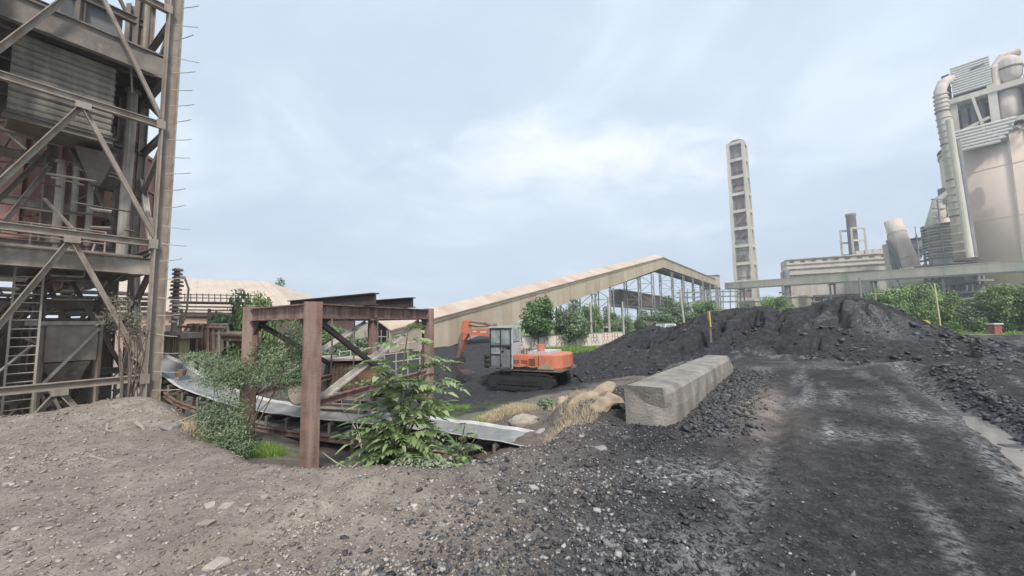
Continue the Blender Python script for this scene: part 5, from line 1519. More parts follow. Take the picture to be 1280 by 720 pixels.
    c = E + d2 * 3.0 + n1 * 2
    Mr = Matrix.Rotation(math.atan2(d2.y, d2.x), 3, 'Z')
    m = MB(); m.box(c + Z * 18.6, (6, 6.2, 5.6), Mr); m.build('wall', 'duct', th)
    m = MB(); m.box(c + Z * 21.55, (6.6, 6.8, .3), Mr); m.build('roof', 'brownst', th)
    m = MB(); m.box(c + Z * 15.5, (6.4, 6.6, .5), Mr); m.build('floor_slab', 'brownst', th)
    for (i, j) in ((-1, -1), (-1, 1), (1, -1), (1, 1)):
        part('leg', 'grey', th, 'beam', c + d2 * 2.8 * i + n1 * 2.9 * j - Z * 3, c + d2 * 2.8 * i + n1 * 2.9 * j + Z * 15.3, .5, .5)
    for z in (4, 8, 12):
        part('tie', 'brownst', th, 'beam', c - d2 * 2.8 - n1 * 2.9 + Z * z, c + d2 * 2.8 - n1 * 2.9 + Z * z, .3, .4)
    # second, lower gallery seen through the trestles
    lg = thing('lower_gallery', 'dusky brown lower gallery seen through the trestles of the beige one', 'gallery', at(775, 372, 118))
    p, q = at(768, 371, 105), at(836, 380, 140)
    part('wall', 'brownst', lg, 'beam', p, q, 3, 3.6)
    part('roof', 'duct', lg, 'beam', p + Z * 1.95, q + Z * 1.95, 3.6, .25)
    part('girder', 'grey', lg, 'beam', p - Z * 2.3, q - Z * 2.3, 2.4, .8)
    for s in (.1, .35, .6, .85):
        r = p.lerp(q, s); part('leg', 'grey', lg, 'beam', Vector((r.x, r.y, -2)), r - Z * 2.2, .4, .4)
    # pipe racks beneath the level gallery
    rk = thing('pipe_rack', 'grey steel pipe rack behind the trees under the level gallery', 'pipe rack', at(880, 375, 140))
    for py in (366, 372, 379): part('beam', 'grey', rk, 'beam', at(846, py, 138), at(925, py - 2, 150), .35, .5)
    for k in range(9): part('post', 'grey', rk, 'beam', at(850 + 9 * k, 395, 140 + k), at(850 + 9 * k, 362, 140 + k), .3, .3)
    return E, n1
GE, GN = gallery()

# level gallery crossing to the right
def bridge():
    p, q = at(906, 357.5, 182), at(1330, 328.5, 90)
    d = (q - p).normalized(); n = Vector((-d.y, d.x, 0)).normalized()
    if n.y < 0: n = -n
    t = thing('conveyor_bridge', 'pale level conveyor bridge crossing before the plant to the right', 'gallery', (p.x, p.y, 14))
    N = 26
    for k in range(N):
        a, b = p.lerp(q, k / N), p.lerp(q, (k + 1) / N)
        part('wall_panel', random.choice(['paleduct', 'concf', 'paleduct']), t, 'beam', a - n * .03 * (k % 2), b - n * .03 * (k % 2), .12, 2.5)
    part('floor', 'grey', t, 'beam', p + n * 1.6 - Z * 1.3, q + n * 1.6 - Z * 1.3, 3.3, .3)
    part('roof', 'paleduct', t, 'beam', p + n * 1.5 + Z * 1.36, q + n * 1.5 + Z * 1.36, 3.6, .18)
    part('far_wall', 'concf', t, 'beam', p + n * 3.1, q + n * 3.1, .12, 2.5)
    part('lower_girder', 'grey', t, 'beam', p - n * .05 - Z * 1.62, q - n * .05 - Z * 1.62, .25, .35)
    for k, s in enumerate((.08, .30, .47, .60, .78)):
        r = p.lerp(q, s)
        for o in (.4, 2.7): part('column', 'grey', t, 'beam', Vector((r.x, r.y, -2)) + n * o, r + n * o - Z * 1.6, .45, .45)
        part('head_beam', 'brownst', t, 'beam', r - Z * 1.9, r + n * 3.2 - Z * 1.9, .5, .5)
bridge()

# ------------------------------------------------------------------ stacks and plant buildings
def stack_tower():
    p = at(936, 398, 205); x, y = p.x, p.y
    t = thing('chimney_tower', 'tall concrete frame tower of eight open bays with a stack inside', 'tower', (x, y, -2))
    top = at(915, 181, 205).z
    W0, W1 = 4.3, 3.6
    rz = R(-42); ca, sa = math.cos(rz), math.sin(rz)
    def K(i, j, z):
        w = W0 + (W1 - W0) * (z + 2) / (top + 2)
        return Vector((x + (i * ca - j * sa) * w, y + (i * sa + j * ca) * w, z))
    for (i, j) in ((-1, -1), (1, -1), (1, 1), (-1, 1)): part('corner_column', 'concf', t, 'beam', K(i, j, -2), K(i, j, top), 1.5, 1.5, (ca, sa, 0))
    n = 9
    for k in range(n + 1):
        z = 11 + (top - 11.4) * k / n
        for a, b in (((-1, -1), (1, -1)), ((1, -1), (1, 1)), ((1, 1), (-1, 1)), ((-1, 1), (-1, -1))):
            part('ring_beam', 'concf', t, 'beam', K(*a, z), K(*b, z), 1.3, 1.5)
        if k < n and k in (2, 4, 3): part('brace', 'grey', t, 'beam', K(-1, -1, z + .8), K(1, -1, z + (top - 12) / n - .8), .4, .4)
        if k < n and k % 3 != 1: part('bay_panel', random.choice(['grey', 'duct', 'stackred', 'brownst']), t, 'beam', K(random.uniform(-.8, -.2), -.93, z + random.uniform(1.5, 3)), K(random.uniform(.1, .8), -.93, z + random.uniform(1.5, 3)), .3, random.uniform(1, 4))
        if k < n: part('handrail', 'grey', t, 'beam', K(-1, -.98, z + 2), K(1, -.98, z + 2), .15, .15)
        if k < n: part('platform', 'grey', t, 'beam', (K(-1, 0, z + .85)), K(1, 0, z + .85), 7, .2)
    part('stack', 'duct', t, 'lathe', [(3.0, -2), (3.0, top * .42)], (x, y, 0), 24)
    part('stack', 'stackred', t, 'lathe', [(2.6, top * .42), (2.4, top - 1)], (x, y, 0), 24)
    part('stack_cap', 'brownst', t, 'lathe', [(2.9, top - 1.5), (3.0, top + 1.8), (2.4, top + 1.8)], (x, y, 0), 24)
    for k in range(12):
        z = 8 + k * (top - 10) / 12
        part('stack_hoop', 'brownst', t, 'lathe', [(3.08, z), (3.08, z + .5)], (x, y, 0), 20)
    part('ladder', 'grey', t, 'beam', K(.3, -.62, 0), K(.3, -.62, top - 1), .5, .3)
stack_tower()

def baghouse():
    a, b = at(985, 352, 182), at(1116, 352, 166)
    d = Vector((b.x - a.x, b.y - a.y, 0)).normalized(); n = Vector((-d.y, d.x, 0))
    t = thing('filter_house', 'long pale grey stepped filter house above the conveyor bridge', 'building', (a.x, a.y, -1))
    za, zt_ = at(985, 352, 182).z, at(985, 324, 182).z
    def wal(nm, m, z0, z1, off, par=t):
        return part(nm, m, par, 'beam', Vector((a.x, a.y, (z0 + z1) / 2)) - n * off + n * 7, Vector((b.x, b.y, (z0 + z1) / 2)) - n * off + n * 7, 14, z1 - z0)
    h = zt_ - za
    wal('lower_wall', 'duct', za - 7, za + h * .30, 0)
    wal('middle_wall', 'duct', za + h * .30, za + h * .55, .7)
    wal('upper_wall', 'concf', za + h * .55, za + h * .97, .2)
    for f, o in ((.30, 1.0), (.55, 1.3), (.75, .75), (.97, .8)): wal('ledge', 'concf', za + h * f - .22, za + h * f + .22, o)
    for k in range(9):
        c = Vector((a.x, a.y, za + h * .86)).lerp(Vector((b.x, b.y, za + h * .86)), (k + .5) / 9) - n * .25
        part('vent', 'brownst', t, 'beam', c - d * .9, c + d * .9, .2, .7)
    for k in range(26):
        c = Vector((a.x, a.y, 0)).lerp(Vector((b.x, b.y, 0)), (k + .5) / 26) - n * .08
        part('wall_rib', 'duct', t, 'beam', c + Z * (za - 2), c + Z * (za + h * .28), .25, .25)
    for k in range(4):
        c = Vector((a.x, a.y, zt_)).lerp(Vector((b.x, b.y, zt_)), .76 + k * .07) + n * 3
        part('roof_box', 'concf', t, 'beam', c - d * 2, c + d * 1.2, 4, 3.2)
        part('roof_unit', 'red', t, 'beam', c + d * 1.3, c + d * 2.3, 2, 4)
    for k in range(9):
        c = Vector((a.x, a.y, 0)).lerp(Vector((b.x, b.y, 0)), k / 8) + n * 1
        part('column', 'concf', t, 'beam', c - Z * 2, c + Z * (za - 6.8), 1, 1)
        if k < 8:
            c2 = c + d * ((b - a).length / 16) + n * 2
            part('dust_hopper', 'grey', t, 'lathe', [(.6, za - 13), (3.2, za - 7.2)], (c2.x, c2.y, 0), 4)
    part('beam', 'brownst', t, 'beam', Vector((a.x, a.y, za - 7.3)) - n * .3, Vector((b.x, b.y, za - 7.3)) - n * .3, .8, .9)
    # low annexes
    for (px0, px1, py0, py1, D, m, nm, lb) in ((945, 990, 376, 392, 160, 'tin', 'annex', 'low beige annex under the left end of the filter house'), (992, 1016, 371, 402, 150, 'tin', 'annex', 'beige arched annex beneath the conveyor bridge'),
                                               (1018, 1075, 378, 400, 158, 'brownst', 'annex', 'dark open bay behind the highest coal heap peak')):
        p, q = at(px0, py1, D), at(px1, py1, D); zz_ = at(px0, py0, D).z
        an = thing('annex', lb, 'building', (p.x, p.y, -1))
        part('wall', m, an, 'beam', Vector((p.x, p.y + 4, (zz_ - 2) / 2)), Vector((q.x, q.y + 4, (zz_ - 2) / 2)), 8, zz_ + 2)
        part('roof', 'concf', an, 'beam', Vector((p.x - .5, p.y + 4, zz_ + .2)), Vector((q.x + .5, q.y + 4, zz_ + .2)), 9, .4)
        for k in range(4):
            c = Vector((p.x, p.y - .1, zz_ * .45)).lerp(Vector((q.x, q.y - .1, zz_ * .45)), (k + .5) / 4)
            part('window', 'brownst', an, 'beam', c - d * 1.0, c + d * 1.0, .12, 2.0)
    # cyclones at its left end
    cy = thing('dust_cyclone', 'small grey cyclone at the left end of the filter house', 'cyclone', at(983, 350, 175))
    c = at(983, 352, 175)
    part('body', 'grey', cy, 'lathe', [(.3, -4), (1.4, 0), (1.4, 5), (.6, 6.5)], c, 14)
    part('pipe', 'grey', cy, 'tube', [c + Vector((-2, 0, -6)), c + Vector((-2, 0, 4)), c + Vector((0, 0, 7))], .4, 8)
    part('frame', 'grey', cy, 'box', c + Vector((-1, 0, -5)), (4.5, 2, .6))
baghouse()

def small_stack():
    p = at(1069, 330, 225); zt_ = at(1064, 268, 225).z; zf = at(1062, 287, 225).z
    t = thing('small_stack', 'short dark stack held in a pale frame behind the filter house', 'chimney', (p.x, p.y, 10))
    part('shaft', 'brownst', t, 'lathe', [(2.5, 0), (2.3, zt_)], (p.x, p.y, 0), 20)
    part('rim', 'grey', t, 'lathe', [(2.5, zt_ - 1), (2.55, zt_ + .2)], (p.x, p.y, 0), 20)
    for i in (-1, 1):
        for j in (-1, 1): part('post', 'concf', t, 'beam', (p.x + i * 4, p.y + j * 4, 0), (p.x + i * 3.8, p.y + j * 3.8, zf), 1, 1)
    for f in (.72, .86, 1.0):
        for i in (-1, 1): part('ring_beam', 'concf', t, 'beam', (p.x - 4.2, p.y + 3.8 * i, zf * f), (p.x + 4.2, p.y + 3.8 * i, zf * f), .8, .9)
small_stack()

def gas_duct():
    D = 150
    t = thing('gas_duct', 'wide pale pink gas duct leaning down to the bridge with a cut top', 'duct', at(1140, 360, D))
    P_ = [at(1116, 276, D + 4), at(1121, 292, D + 3), at(1134, 322, D), at(1150, 362, D - 2)]
    tube_smooth(part('tube', 'paleduct', t, 'tube', P_, [2.75, 2.8, 2.8, 2.8], 28))
    for s in (1, 2): part('flange', 'duct', t, 'tube', [P_[s] - (P_[s + 1] - P_[s]).normalized() * .3, P_[s] + (P_[s + 1] - P_[s]).normalized() * .3], 2.95, 28)
    part('back_riser', 'duct', t, 'tube', [at(1111, 305, D + 10), at(1116, 330, D + 10), at(1118, 360, D + 10)], 2.2, 16)
    lad = [at(1110, 300, D + 2), at(1124, 335, D + 1)]
    part('stair', 'grey', t, 'beam', lad[0], lad[1], 1.4, 1.2)
    for k in range(6): part('stair_post', 'grey', t, 'beam', lad[0].lerp(lad[1], k / 5) - Z * 10, lad[0].lerp(lad[1], k / 5) + Z * 2, .3, .3)
    u = thing('tank_tower', 'small dark tank on a slender frame right of the pink duct', 'tower', at(1147, 345, 160))
    c = at(1147, 312, 160)
    part('tank', 'grey', u, 'lathe', [(.8, -4), (2.6, 1), (2.6, 4)], c, 16)
    for i in (-1, 1):
        for j in (-1, 1): part('post', 'grey', u, 'beam', c + Vector((i * 2.7, j * 2.7, -18)), c + Vector((i * 2.7, j * 2.7, 6)), .35, .35)
    for z in (-10, -5, 0, 4.5): part('deck', 'grey', u, 'box', c + Z * z, (6.2, 6.2, .3))
    part('mast', 'grey', u, 'tube', [c + Z * 4, c + Z * 10], .15, 6)
gas_duct()

def silo_block():
    D = 115.0
    cxy = Vector((158.0, D, 0)); r = 16.7
    zt_ = at(1215, 190, D).z + 2.5
    t = thing('cement_silo', 'huge pinkish concrete silo at the right edge behind the bridge', 'silo', (cxy.x, cxy.y, -2))
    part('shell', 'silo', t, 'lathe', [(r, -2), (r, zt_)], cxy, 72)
    tube_smooth(t.children[0])
    for q in (-2.62, -2.42, -2.08, -1.75): 
        c = cxy + Vector((math.cos(q), math.sin(q), 0)) * (r + .05)
        part('joint_strip', 'duct', t, 'beam', c - Z * 2, c + Z * (zt_ - .3), .5, .35, (math.cos(q), math.sin(q), 0))
    for z in (14, 29, 44): part('pour_line', 'silo', t, 'lathe', [(r + .02, z), (r + .06, z + .1), (r + .06, z + .25), (r + .02, z + .35)], cxy, 72)
    part('top_slab', 'duct', t, 'lathe', [(r + .3, zt_), (r + .3, zt_ + .8)], cxy, 72)
    part('edge_rail', 'grey', t, 'lathe', [(r + .2, zt_ + 1.9), (r + .3, zt_ + 1.9), (r + .3, zt_ + 2.05), (r + .2, zt_ + 2.05)], cxy, 72)
    q = -2.25; e_ = Vector((math.cos(q), math.sin(q), 0)); s_ = Vector((-e_.y, e_.x, 0)); c = cxy + e_ * (r + .5)
    for o in (-.45, .45): part('ladder_stile', 'grey', t, 'beam', c + s_ * o, c + s_ * o + Z * zt_, .14, .14)
    for k in range(24): part('ladder_hoop', 'grey', t, 'beam', c - s_ * .6 + e_ * .4 + Z * (4 + 2 * k), c + s_ * .6 + e_ * .4 + Z * (4 + 2 * k), .12, .12)
    # headhouse on the silo
    hh = thing('silo_headhouse', 'open concrete headhouse with ribbed sheet upper storey on the silo', 'building', (cxy.x - 6, cxy.y, zt_))
    toC = Vector((-cxy.x, -cxy.y, 0)).normalized()
    # facade plane: faces the camera's side, runs from the left corner to the right
    fl = at(1184, 180, 115)
    vd = Vector((fl.x, fl.y, 0)).normalized(); d = Vector((vd.y, -vd.x, 0)); n = vd
    z0 = at(1195, 168, 115).z; z1 = at(1183, 133, 115).z; z2 = at(1198, 123, 115).z; z3 = at(1198, 89, 115).z
    def F(s, z, o=0): return Vector((fl.x, fl.y, z)) + d * s + n * o
    def wallp(nm, m, s0, s1, za, zb, o, th, par=hh): return part(nm, m, par, 'beam', F(s0, (za + zb) / 2, o + th / 2), F(s1, (za + zb) / 2, o + th / 2), th, zb - za)
    Ls = 26
    for s in (-.2, 8.9, 15.5, 24):
        for o in (0, 11): part('column', 'concf', hh, 'beam', F(s + .8, z0 - 4, o + .8), F(s + .8, z2, o + .8), 1.7, 1.6, n)
    wallp('solid_bay', 'concf', .6, 2.9, z0, z1, .3, .5)
    wallp('floor_slab', 'concf', -1, Ls, z0 - 1.2, z0, -.4, 13)
    wallp('roof_slab', 'concf', -.6, Ls, z1 - .1, z1 + 1.5, -.3, 13)
    for s in (4.2, 5.9, 7.6): part('inner_duct', 'grey', hh, 'tube', [F(s, z0, 4), F(s, z1, 4)], .7, 14)
    wallp('recess_back', 'brownst', 1, Ls, z0, z1, 8, .3)
    part('sloping_chute', 'concf', hh, 'beam', F(6.0, z1 - .5, -1.2), F(7.4, z0 - 2.2, -1.2), .4, .6)
    part('sloping_chute', 'concf', hh, 'beam', F(7.4, z0 - 2.2, -1.2), F(11, z0 - 5.5, -1.2), .4, .6)
    part('sloping_chute', 'concf', hh, 'beam', F(3.0, z0 - .5, -1.0), F(8.6, z0 + 1.6, -1.0), .4, .8)
    ns = 12
    for k in range(ns):                               # ribbed sheet storey: each rib is one sheet strip
        a = z2 + (z3 - z2) * k / ns
        m = MB(); h = (z3 - z2) / ns
        m.prism([(0, 0), (-.34, h * .25), (-.34, h * .66), (0, h * .9), (.3, h * .9), (.3, 0)], F(2.3, a, .2), n, Z, d * 7.6)
        m.build('sheet_strip', 'white', hh)
    wallp('backing', 'grey', 2.4, 9.7, z2, z3 - .2, .6, 7)
    part('sheet_damage', 'brownst', hh, 'beam', F(6.2, z3 - 2.9, -.22), F(8.9, z3 - 2.3, -.22), .06, .5)
    for k in range(7):
        a = z0 - 6.6 + .95 * k
        q = max(0, 3 - k) * .9
        m = MB(); m.prism([(0, 0), (-.32, .25), (-.32, .62), (0, .82), (.3, .82), (.3, 0)], F(-.2 + q, a, -1.2), n, Z, d * (11.8 + k * .25 - q * 1.6))
        m.build('sheet_strip', 'white', hh)
    wallp('balcony_back', 'grey', .8, 11.5, z0 - 6.3, z0 - .4, -.8, 1.2)
    wallp('stair_frame', 'brownst', .4, 2.1, z1 + 1.2, z3 - 1.0, 2, 3)
    for k in range(5): part('stair_rail', 'grey', hh, 'beam', F(.3, z1 + 1.6 + 1.7 * k, 1.6), F(2.2, z1 + 2.4 + 1.7 * k, 1.6), .2, .3)
    for k in range(9):
        q = random.uniform(11.5, 18); part('loose_steel', random.choice(['grey', 'concf', 'brownst']), hh, 'beam', F(q, z0 - 4 + random.uniform(-1.5, 3), -1.4), F(q + random.uniform(.5, 2.5), z0 - 2 + random.uniform(-3, 3), -1.4), .3, .35)
    # cyclones and vessels to its right
    for (s, o, lb) in ((13.2, 3, 'squat pale preheater vessel right of the ribbed storey'), (20.5, 3, 'second preheater vessel, cut by the right edge of the photo')):
        v = thing('preheater_vessel', lb, 'vessel', F(s, z1 + 1.5, o))
        tube_smooth(part('body', 'duct', v, 'lathe', [(1.0, z1 + 1.5), (2.4, z1 + 3.6), (2.7, z1 + 6), (2.7, z1 + 8.4), (1.2, z1 + 10.4)], F(s, 0, o), 22))
        part('inlet', 'silo', v, 'tube', [F(s - 2.7, z1 + 2, o - 1), F(s - 2.4, z1 + 7.5, o - 1), F(s - .6, z1 + 10.3, o), F(s + 2.4, z1 + 10.8, o)], [1.1, 1.3, 1.4, 1.2], 16)
        part('hoop', 'brownst', v, 'lathe', [(2.82, z1 + 6), (2.82, z1 + 6.5)], F(s, 0, o), 22)
        tube_smooth(part('lower_drum', 'duct', v, 'lathe', [(2.1, z0 + .1), (2.4, z0 + 2), (2.4, z1 - .4)], F(s - .6, 0, o), 20))
    # tall jointed riser on the left
    rz_ = thing('riser_duct', 'tall jointed pale riser duct bending over at the top left of the silo', 'duct', at(1198, 330, 112))
    pts = [(1204, 326, 112), (1198, 270, 112), (1192, 225, 112), (1185, 180, 112), (1178, 140, 112), (1175, 114, 112), (1179, 104, 113), (1190, 98, 114)]
    P_ = [at(*p) for p in pts]
    tube_smooth(part('tube', 'duct', rz_, 'tube', P_, [1.75, 1.7, 1.6, 1.5, 1.45, 1.4, 1.4, 1.3], 18))
    for k in range(5):
        a, b = P_[k], P_[k + 1]
        for f in (.0, .2, .4, .6, .8):
            c = a.lerp(b, f); dd = (b - a).normalized() * .16
            part('joint_ring', 'concf' if f else 'brownst', rz_, 'tube', [c - dd, c + dd], 1.9 if k < 2 else 1.66, 18)
    r2 = thing('thin_riser', 'pair of thin straight pipes climbing the left side of the silo', 'pipes', at(1212, 325, 108))
    for (a, b, m) in (((1213, 322), (1186, 150), 'concf'), ((1218, 322), (1196, 176), 'grey')): part('pipe', m, r2, 'tube', [at(*a, 108), at(*b, 108)], .75, 10)
    # cylindrical cooler with ring decks
    c0 = at(1184, 330, 120)
    co = thing('ringed_vessel', 'round grey vessel with stacked ring walkways left of the silo', 'vessel', (c0.x, c0.y, 10))
    zt2 = at(1176, 286, 120).z
    tube_smooth(part('body', 'duct', co, 'lathe', [(3.9, 8), (3.9, zt2), (2.4, zt2 + 3)], (c0.x, c0.y, 0), 28))
    for k in range(6):
        z = 19 + (zt2 - 19) * k / 5
        part('ring_deck', 'grey', co, 'lathe', [(3.9, z), (5.0, z), (5.0, z + .3), (3.9, z + .3)], (c0.x, c0.y, 0), 28)
        part('ring_rail', 'concf', co, 'lathe', [(4.9, z + 1.1), (5.0, z + 1.1), (5.0, z + 1.25), (4.9, z + 1.25)], (c0.x, c0.y, 0), 28)
    for q in range(10):
        e = Vector((math.cos(q * .63), math.sin(q * .63), 0)) * 4.85
        part('deck_post', 'grey', co, 'beam', c0 * 1 + e + Z * (8 - c0.z), Vector((c0.x, c0.y, zt2 + 1)) + e, .22, .22)
    top = at(1176, 250, 120)
    tube_smooth(part('gooseneck', 'concf', co, 'tube', [Vector((c0.x - 3, c0.y, zt2)), at(1172, 268, 120), at(1175, 252, 120), at(1184, 245, 119), at(1192, 250, 117)], [2.2, 2.1, 1.9, 1.9, 2.1], 16))
    part('chimney_pot', 'grey', co, 'tube', [at(1181, 256, 121), at(1179, 236, 121)], 1.3, 14)
    for k in range(4):
        part('top_frame', 'grey', co, 'beam', Vector((c0.x - 3 + 2.6 * k, c0.y - 2, zt2)), Vector((c0.x - 3 + 2.6 * k, c0.y - 2, zt2 + 9)), .35, .35)
    for z in (3, 6, 9): part('top_rail', 'grey', co, 'beam', Vector((c0.x - 5, c0.y - 2, zt2 + z)), Vector((c0.x + 6, c0.y - 2, zt2 + z)), .25, .3)
    # drums and steelwork under the bridge
    ks = thing('kiln_hood', 'round topped brown kiln hood just above the bridge beside the pink duct', 'kiln', at(1155, 345, 125))
    c = at(1163, 347, 128)
    part('drum', 'duct', ks, 'tube', [c + Vector((0, -4, 0)), c + Vector((0, 6, 0))], 4.6, 24)
    for k in range(4): part('support', 'brownst', ks, 'beam', c + Vector((-4 + 2.6 * k, -3, -14)), c + Vector((-4 + 2.6 * k, -3, -2)), .7, .7)
    st = thing('plant_steelwork', 'grey steel deck and columns under the bridge between kiln hood and silo', 'steelwork', at(1190, 390, 110))
    for py, m in ((330, 'brownst'), (352, 'grey'), (366, 'grey'), (374, 'concf')): part('deck', m, st, 'beam', at(1152, py + 4, 122), at(1232, py - 2, 106), 5, .6)
    for k in range(10):
        x_ = 1158 + 8 * k
        part('column', 'grey', st, 'beam', at(x_, 405, 121 - k * 1.5), at(x_ - 2, 330, 121 - k * 1.5), .55, .55)
        if k % 2 == 0: part('cross_brace', 'grey', st, 'beam', at(x_, 378, 120 - k * 1.5), at(x_ + 8, 352, 119 - k * 1.5), .3, .3)
    part('machine', 'brownst', st, 'box', at(1185, 362, 118), (8, 6, 6)); part('machine', 'grey', st, 'box', at(1205, 345, 112), (6, 5, 5))
silo_block()

# ------------------------------------------------------------------ old warehouse, pipe rack and hut at the left
def warehouse():
    Y = 46.0
    a, b, c, dd = at(160, 346, Y + 9), at(334, 352, Y + 9), at(378, 390, Y), at(110, 388, Y)
    t = thing('old_warehouse', 'old warehouse with broad pale hipped sheet roof and salmon walls', 'building', (c.x - 10, Y, -1))
    N = 16
    for k in range(N):
        f0, f1 = k / N, (k + 1) / N
        q = [dd.lerp(c, f0), dd.lerp(c, f1), a.lerp(b, f1), a.lerp(b, f0)]
        o = Z * (.06 * (k % 2)); m = MB(); vs = [v + o for v in q]; vs += [v - Z * .15 for v in vs]
        m.add(vs, [(0, 1, 2, 3), (7, 6, 5, 4), (0, 4, 5, 1), (1, 5, 6, 2), (2, 6, 7, 3), (3, 7, 4, 0)]); m.build('roof_sheet', 'roof', t)
    e = Vector((c.x + 1, Y + 18, c.z))
    m = MB(); vs = [c, e, b]; vs += [v - Z * .2 for v in vs]; m.add(vs, [(0, 1, 2), (5, 4, 3), (0, 3, 4, 1), (1, 4, 5, 2), (2, 5, 3, 0)]); m.build('hip_end', 'roof', t)
    part('front_wall', 'pink', t, 'beam', Vector((dd.x, Y + 1, 1)), Vector((c.x - 1, Y + 1, 1)), .3, c.z + 2.2)
    part('end_wall', 'pink', t, 'beam', Vector((c.x - 1, Y + 1.2, 1)), Vector((c.x - 1, Y + 17, 1)), .3, c.z + 2.2)
    for k in range(9):
        p = Vector((dd.x, Y + .8, 1.2)).lerp(Vector((c.x - 1, Y + .8, 1.2)), (k + .5) / 9)
        part('window', 'brownst', t, 'beam', p - Vector((.9, 0, 0)), p + Vector((.9, 0, 0)), .1, 1.3)
warehouse()
def rack(label, px0, px1, py, Y, rows, m, rail=True, step=7.5, post=True, h=5):
    t = thing('pipe_rack', label, 'pipe rack', at(px0, py + 40, Y))
    for k, (dy, r_, mm) in enumerate(rows):
        part('pipe', mm, t, 'tube', [at(px0, py + dy, Y + .15 * k), at(px1, py + dy + 1.5, Y - .6 + .15 * k)], r_, 8)
    if rail:
        for dy in (-6, -10): part('rail', 'steel', t, 'tube', [at(px0, py + dy, Y - .3), at(px1, py + dy + 1.5, Y - .9)], .02, 5)
        k = px0
        while k < px1:
            part('rail_post', 'steel', t, 'tube', [at(k, py, Y - .3), at(k, py - 11, Y - .3)], .018, 5); k += step
    if post:
        n = 3
        for k in range(n): 
            q = at(px0 + (px1 - px0) * (k + .3) / n, py + 8, Y)
            part('post', m, t, 'beam', Vector((q.x, q.y, -1.6)), q, .09, .09)
    return t
rack('pipe bridge with thin railings running from the tower to the leafy tree', 216, 322, 378, 17, [(0, .06, 'steel_dk'), (5, .035, 'steel_lt'), (9, .03, 'tin'), (13, .035, 'steel_lt'), (18, .06, 'steel_dk')], 'steel')
rack('stack of brown pipes on a rack below the pipe bridge', 262, 324, 417, 14.6, [(0, .10, 'pipebr'), (6, .10, 'pipebr'), (12, .09, 'rust'), (18, .10, 'pipebr'), (24, .08, 'rust'), (30, .07, 'pipebr')], 'rust', False)
rack('rusty pipe manifold beside the small ribbed hut', 222, 282, 408, 14.8, [(0, .05, 'pipebr'), (7, .05, 'pipebr'), (14, .06, 'rust'), (22, .05, 'steel_lt'), (30, .05, 'pipebr')], 'pipebr', False)
mf = thing('pipe_bend_set', 'row of upright rusty pipe bends before the salmon wall', 'pipes', at(255, 440, 14.5))
for k in range(7):
    x_ = 232 + k * 7
    part('bend', random.choice(['pipebr', 'steel_lt', 'pipebr', 'rust']), mf, 'tube', [at(x_, 450, 14.4), at(x_, 412, 14.4), at(x_ + 3, 406, 14.4), at(x_ + 9, 405, 14.4), at(x_ + 11, 412, 14.5), at(x_ + 11, 440, 14.5)], .05, 7)
hut = thing('sheet_hut', 'small yellowish ribbed sheet hut with flat roof right of the tower leg', 'hut', at(213, 450, 13.4))
hp, hq = at(203, 428, 13.4), at(222, 428, 13.4)
part('core', 'hutyel', hut, 'beam', Vector((hp.x, hp.y + .3, .1)), Vector((hq.x, hq.y + .3, .1)), .42, 2.3)
for k in range(7):
    c = Vector((hp.x, hp.y + .07, .1)).lerp(Vector((hq.x, hq.y + .07, .1)), (k + .5) / 7)
    part('rib_sheet', 'hutyel' if k % 3 else 'greenp', hut, 'beam', c - Z * 1.15, c + Z * 1.15, .05, .05)
part('roof', 'steel', hut, 'beam', Vector((hp.x - .3, hp.y + .3, 1.36)), Vector((hq.x + .25, hq.y + .3, 1.30)), .9, .2)

# ------------------------------------------------------------------ far yard: painted wall, poles, van, stake, pillar
def mural():
    p, q = at(648, 424, 43), at(778, 419, 49)
    p.z = g1(p.x, p.y); q.z = g1(q.x, q.y)
    d = (q - p); d.z = 0; L = d.length; d.normalize(); n = Vector((d.y, -d.x, 0))
    t = thing('painted_wall', 'low whitewashed wall panels painted with running stick figures', 'wall', (p.x, p.y, p.z))
    N = 9
    for k in range(N):
        a, b = p + d * (L * k / N + .03), p + d * (L * (k + 1) / N - .03)
        zb = p.z + (q.z - p.z) * (k + .5) / N
        part('wall_panel', 'wall', t, 'beam', Vector((a.x, a.y, zb + .6)), Vector((b.x, b.y, zb + .6)), .16, 1.75)
        part('coping', 'conc', t, 'beam', Vector((a.x, a.y, zb + 1.5)), Vector((b.x, b.y, zb + 1.5)), .24, .08)
        g = random.Random(k)
        for s in range(2 if k > 2 else 1):
            c = a.lerp(b, .2 + .3 * s); c.z = zb + .6; c = c + n * .085
            mm = 'redp' if k > 6 else 'ink'
            w = .05
            m = MB(); hp = c + Z * .1
            for (u0, v0, u1, v1) in ((0, .45, .03, .0), (.03, 0, -.2, -.28), (-.2, -.28, -.14, -.5), (.03, 0, .22, -.22), (.22, -.22, .30, -.48), (0, .36, .24, .18), (0, .36, -.22, .22)):
                j = g.uniform(-.05, .05)
                m.beam(hp + d * (u0 + j) + Z * v0, hp + d * (u1 + j) + Z * v1, w, .012, n)
            m.beam(hp + d * .0 + Z * .48, hp + d * .0 + Z * .64, .15, .012, n)
            m.build('painted_figure', mm, t)
    return t
mural()
def pole(px, py_top, Y, r, m, label, group=None, lean=0, arms=None, cat='pole', name='concrete_pole'):
    p = at(px, py_top, Y); b_ = Vector((p.x + lean, Y, g1(p.x, Y) - .3))
    t = thing(name, label, cat, b_, group=group)
    part('shaft', m, t, 'tube', [b_, p], [r, r * .8], 10)
    for (ex, ey, ez, z0) in arms or []: part('arm', m, t, 'tube', [p - Z * z0, p + Vector((ex, ey, ez))], r * .55, 7)
    part('base_collar', m, t, 'tube', [b_, b_ + Z * .75], r * 1.3, 10)
    return t
G4 = 'tall bare concrete poles before the gallery'
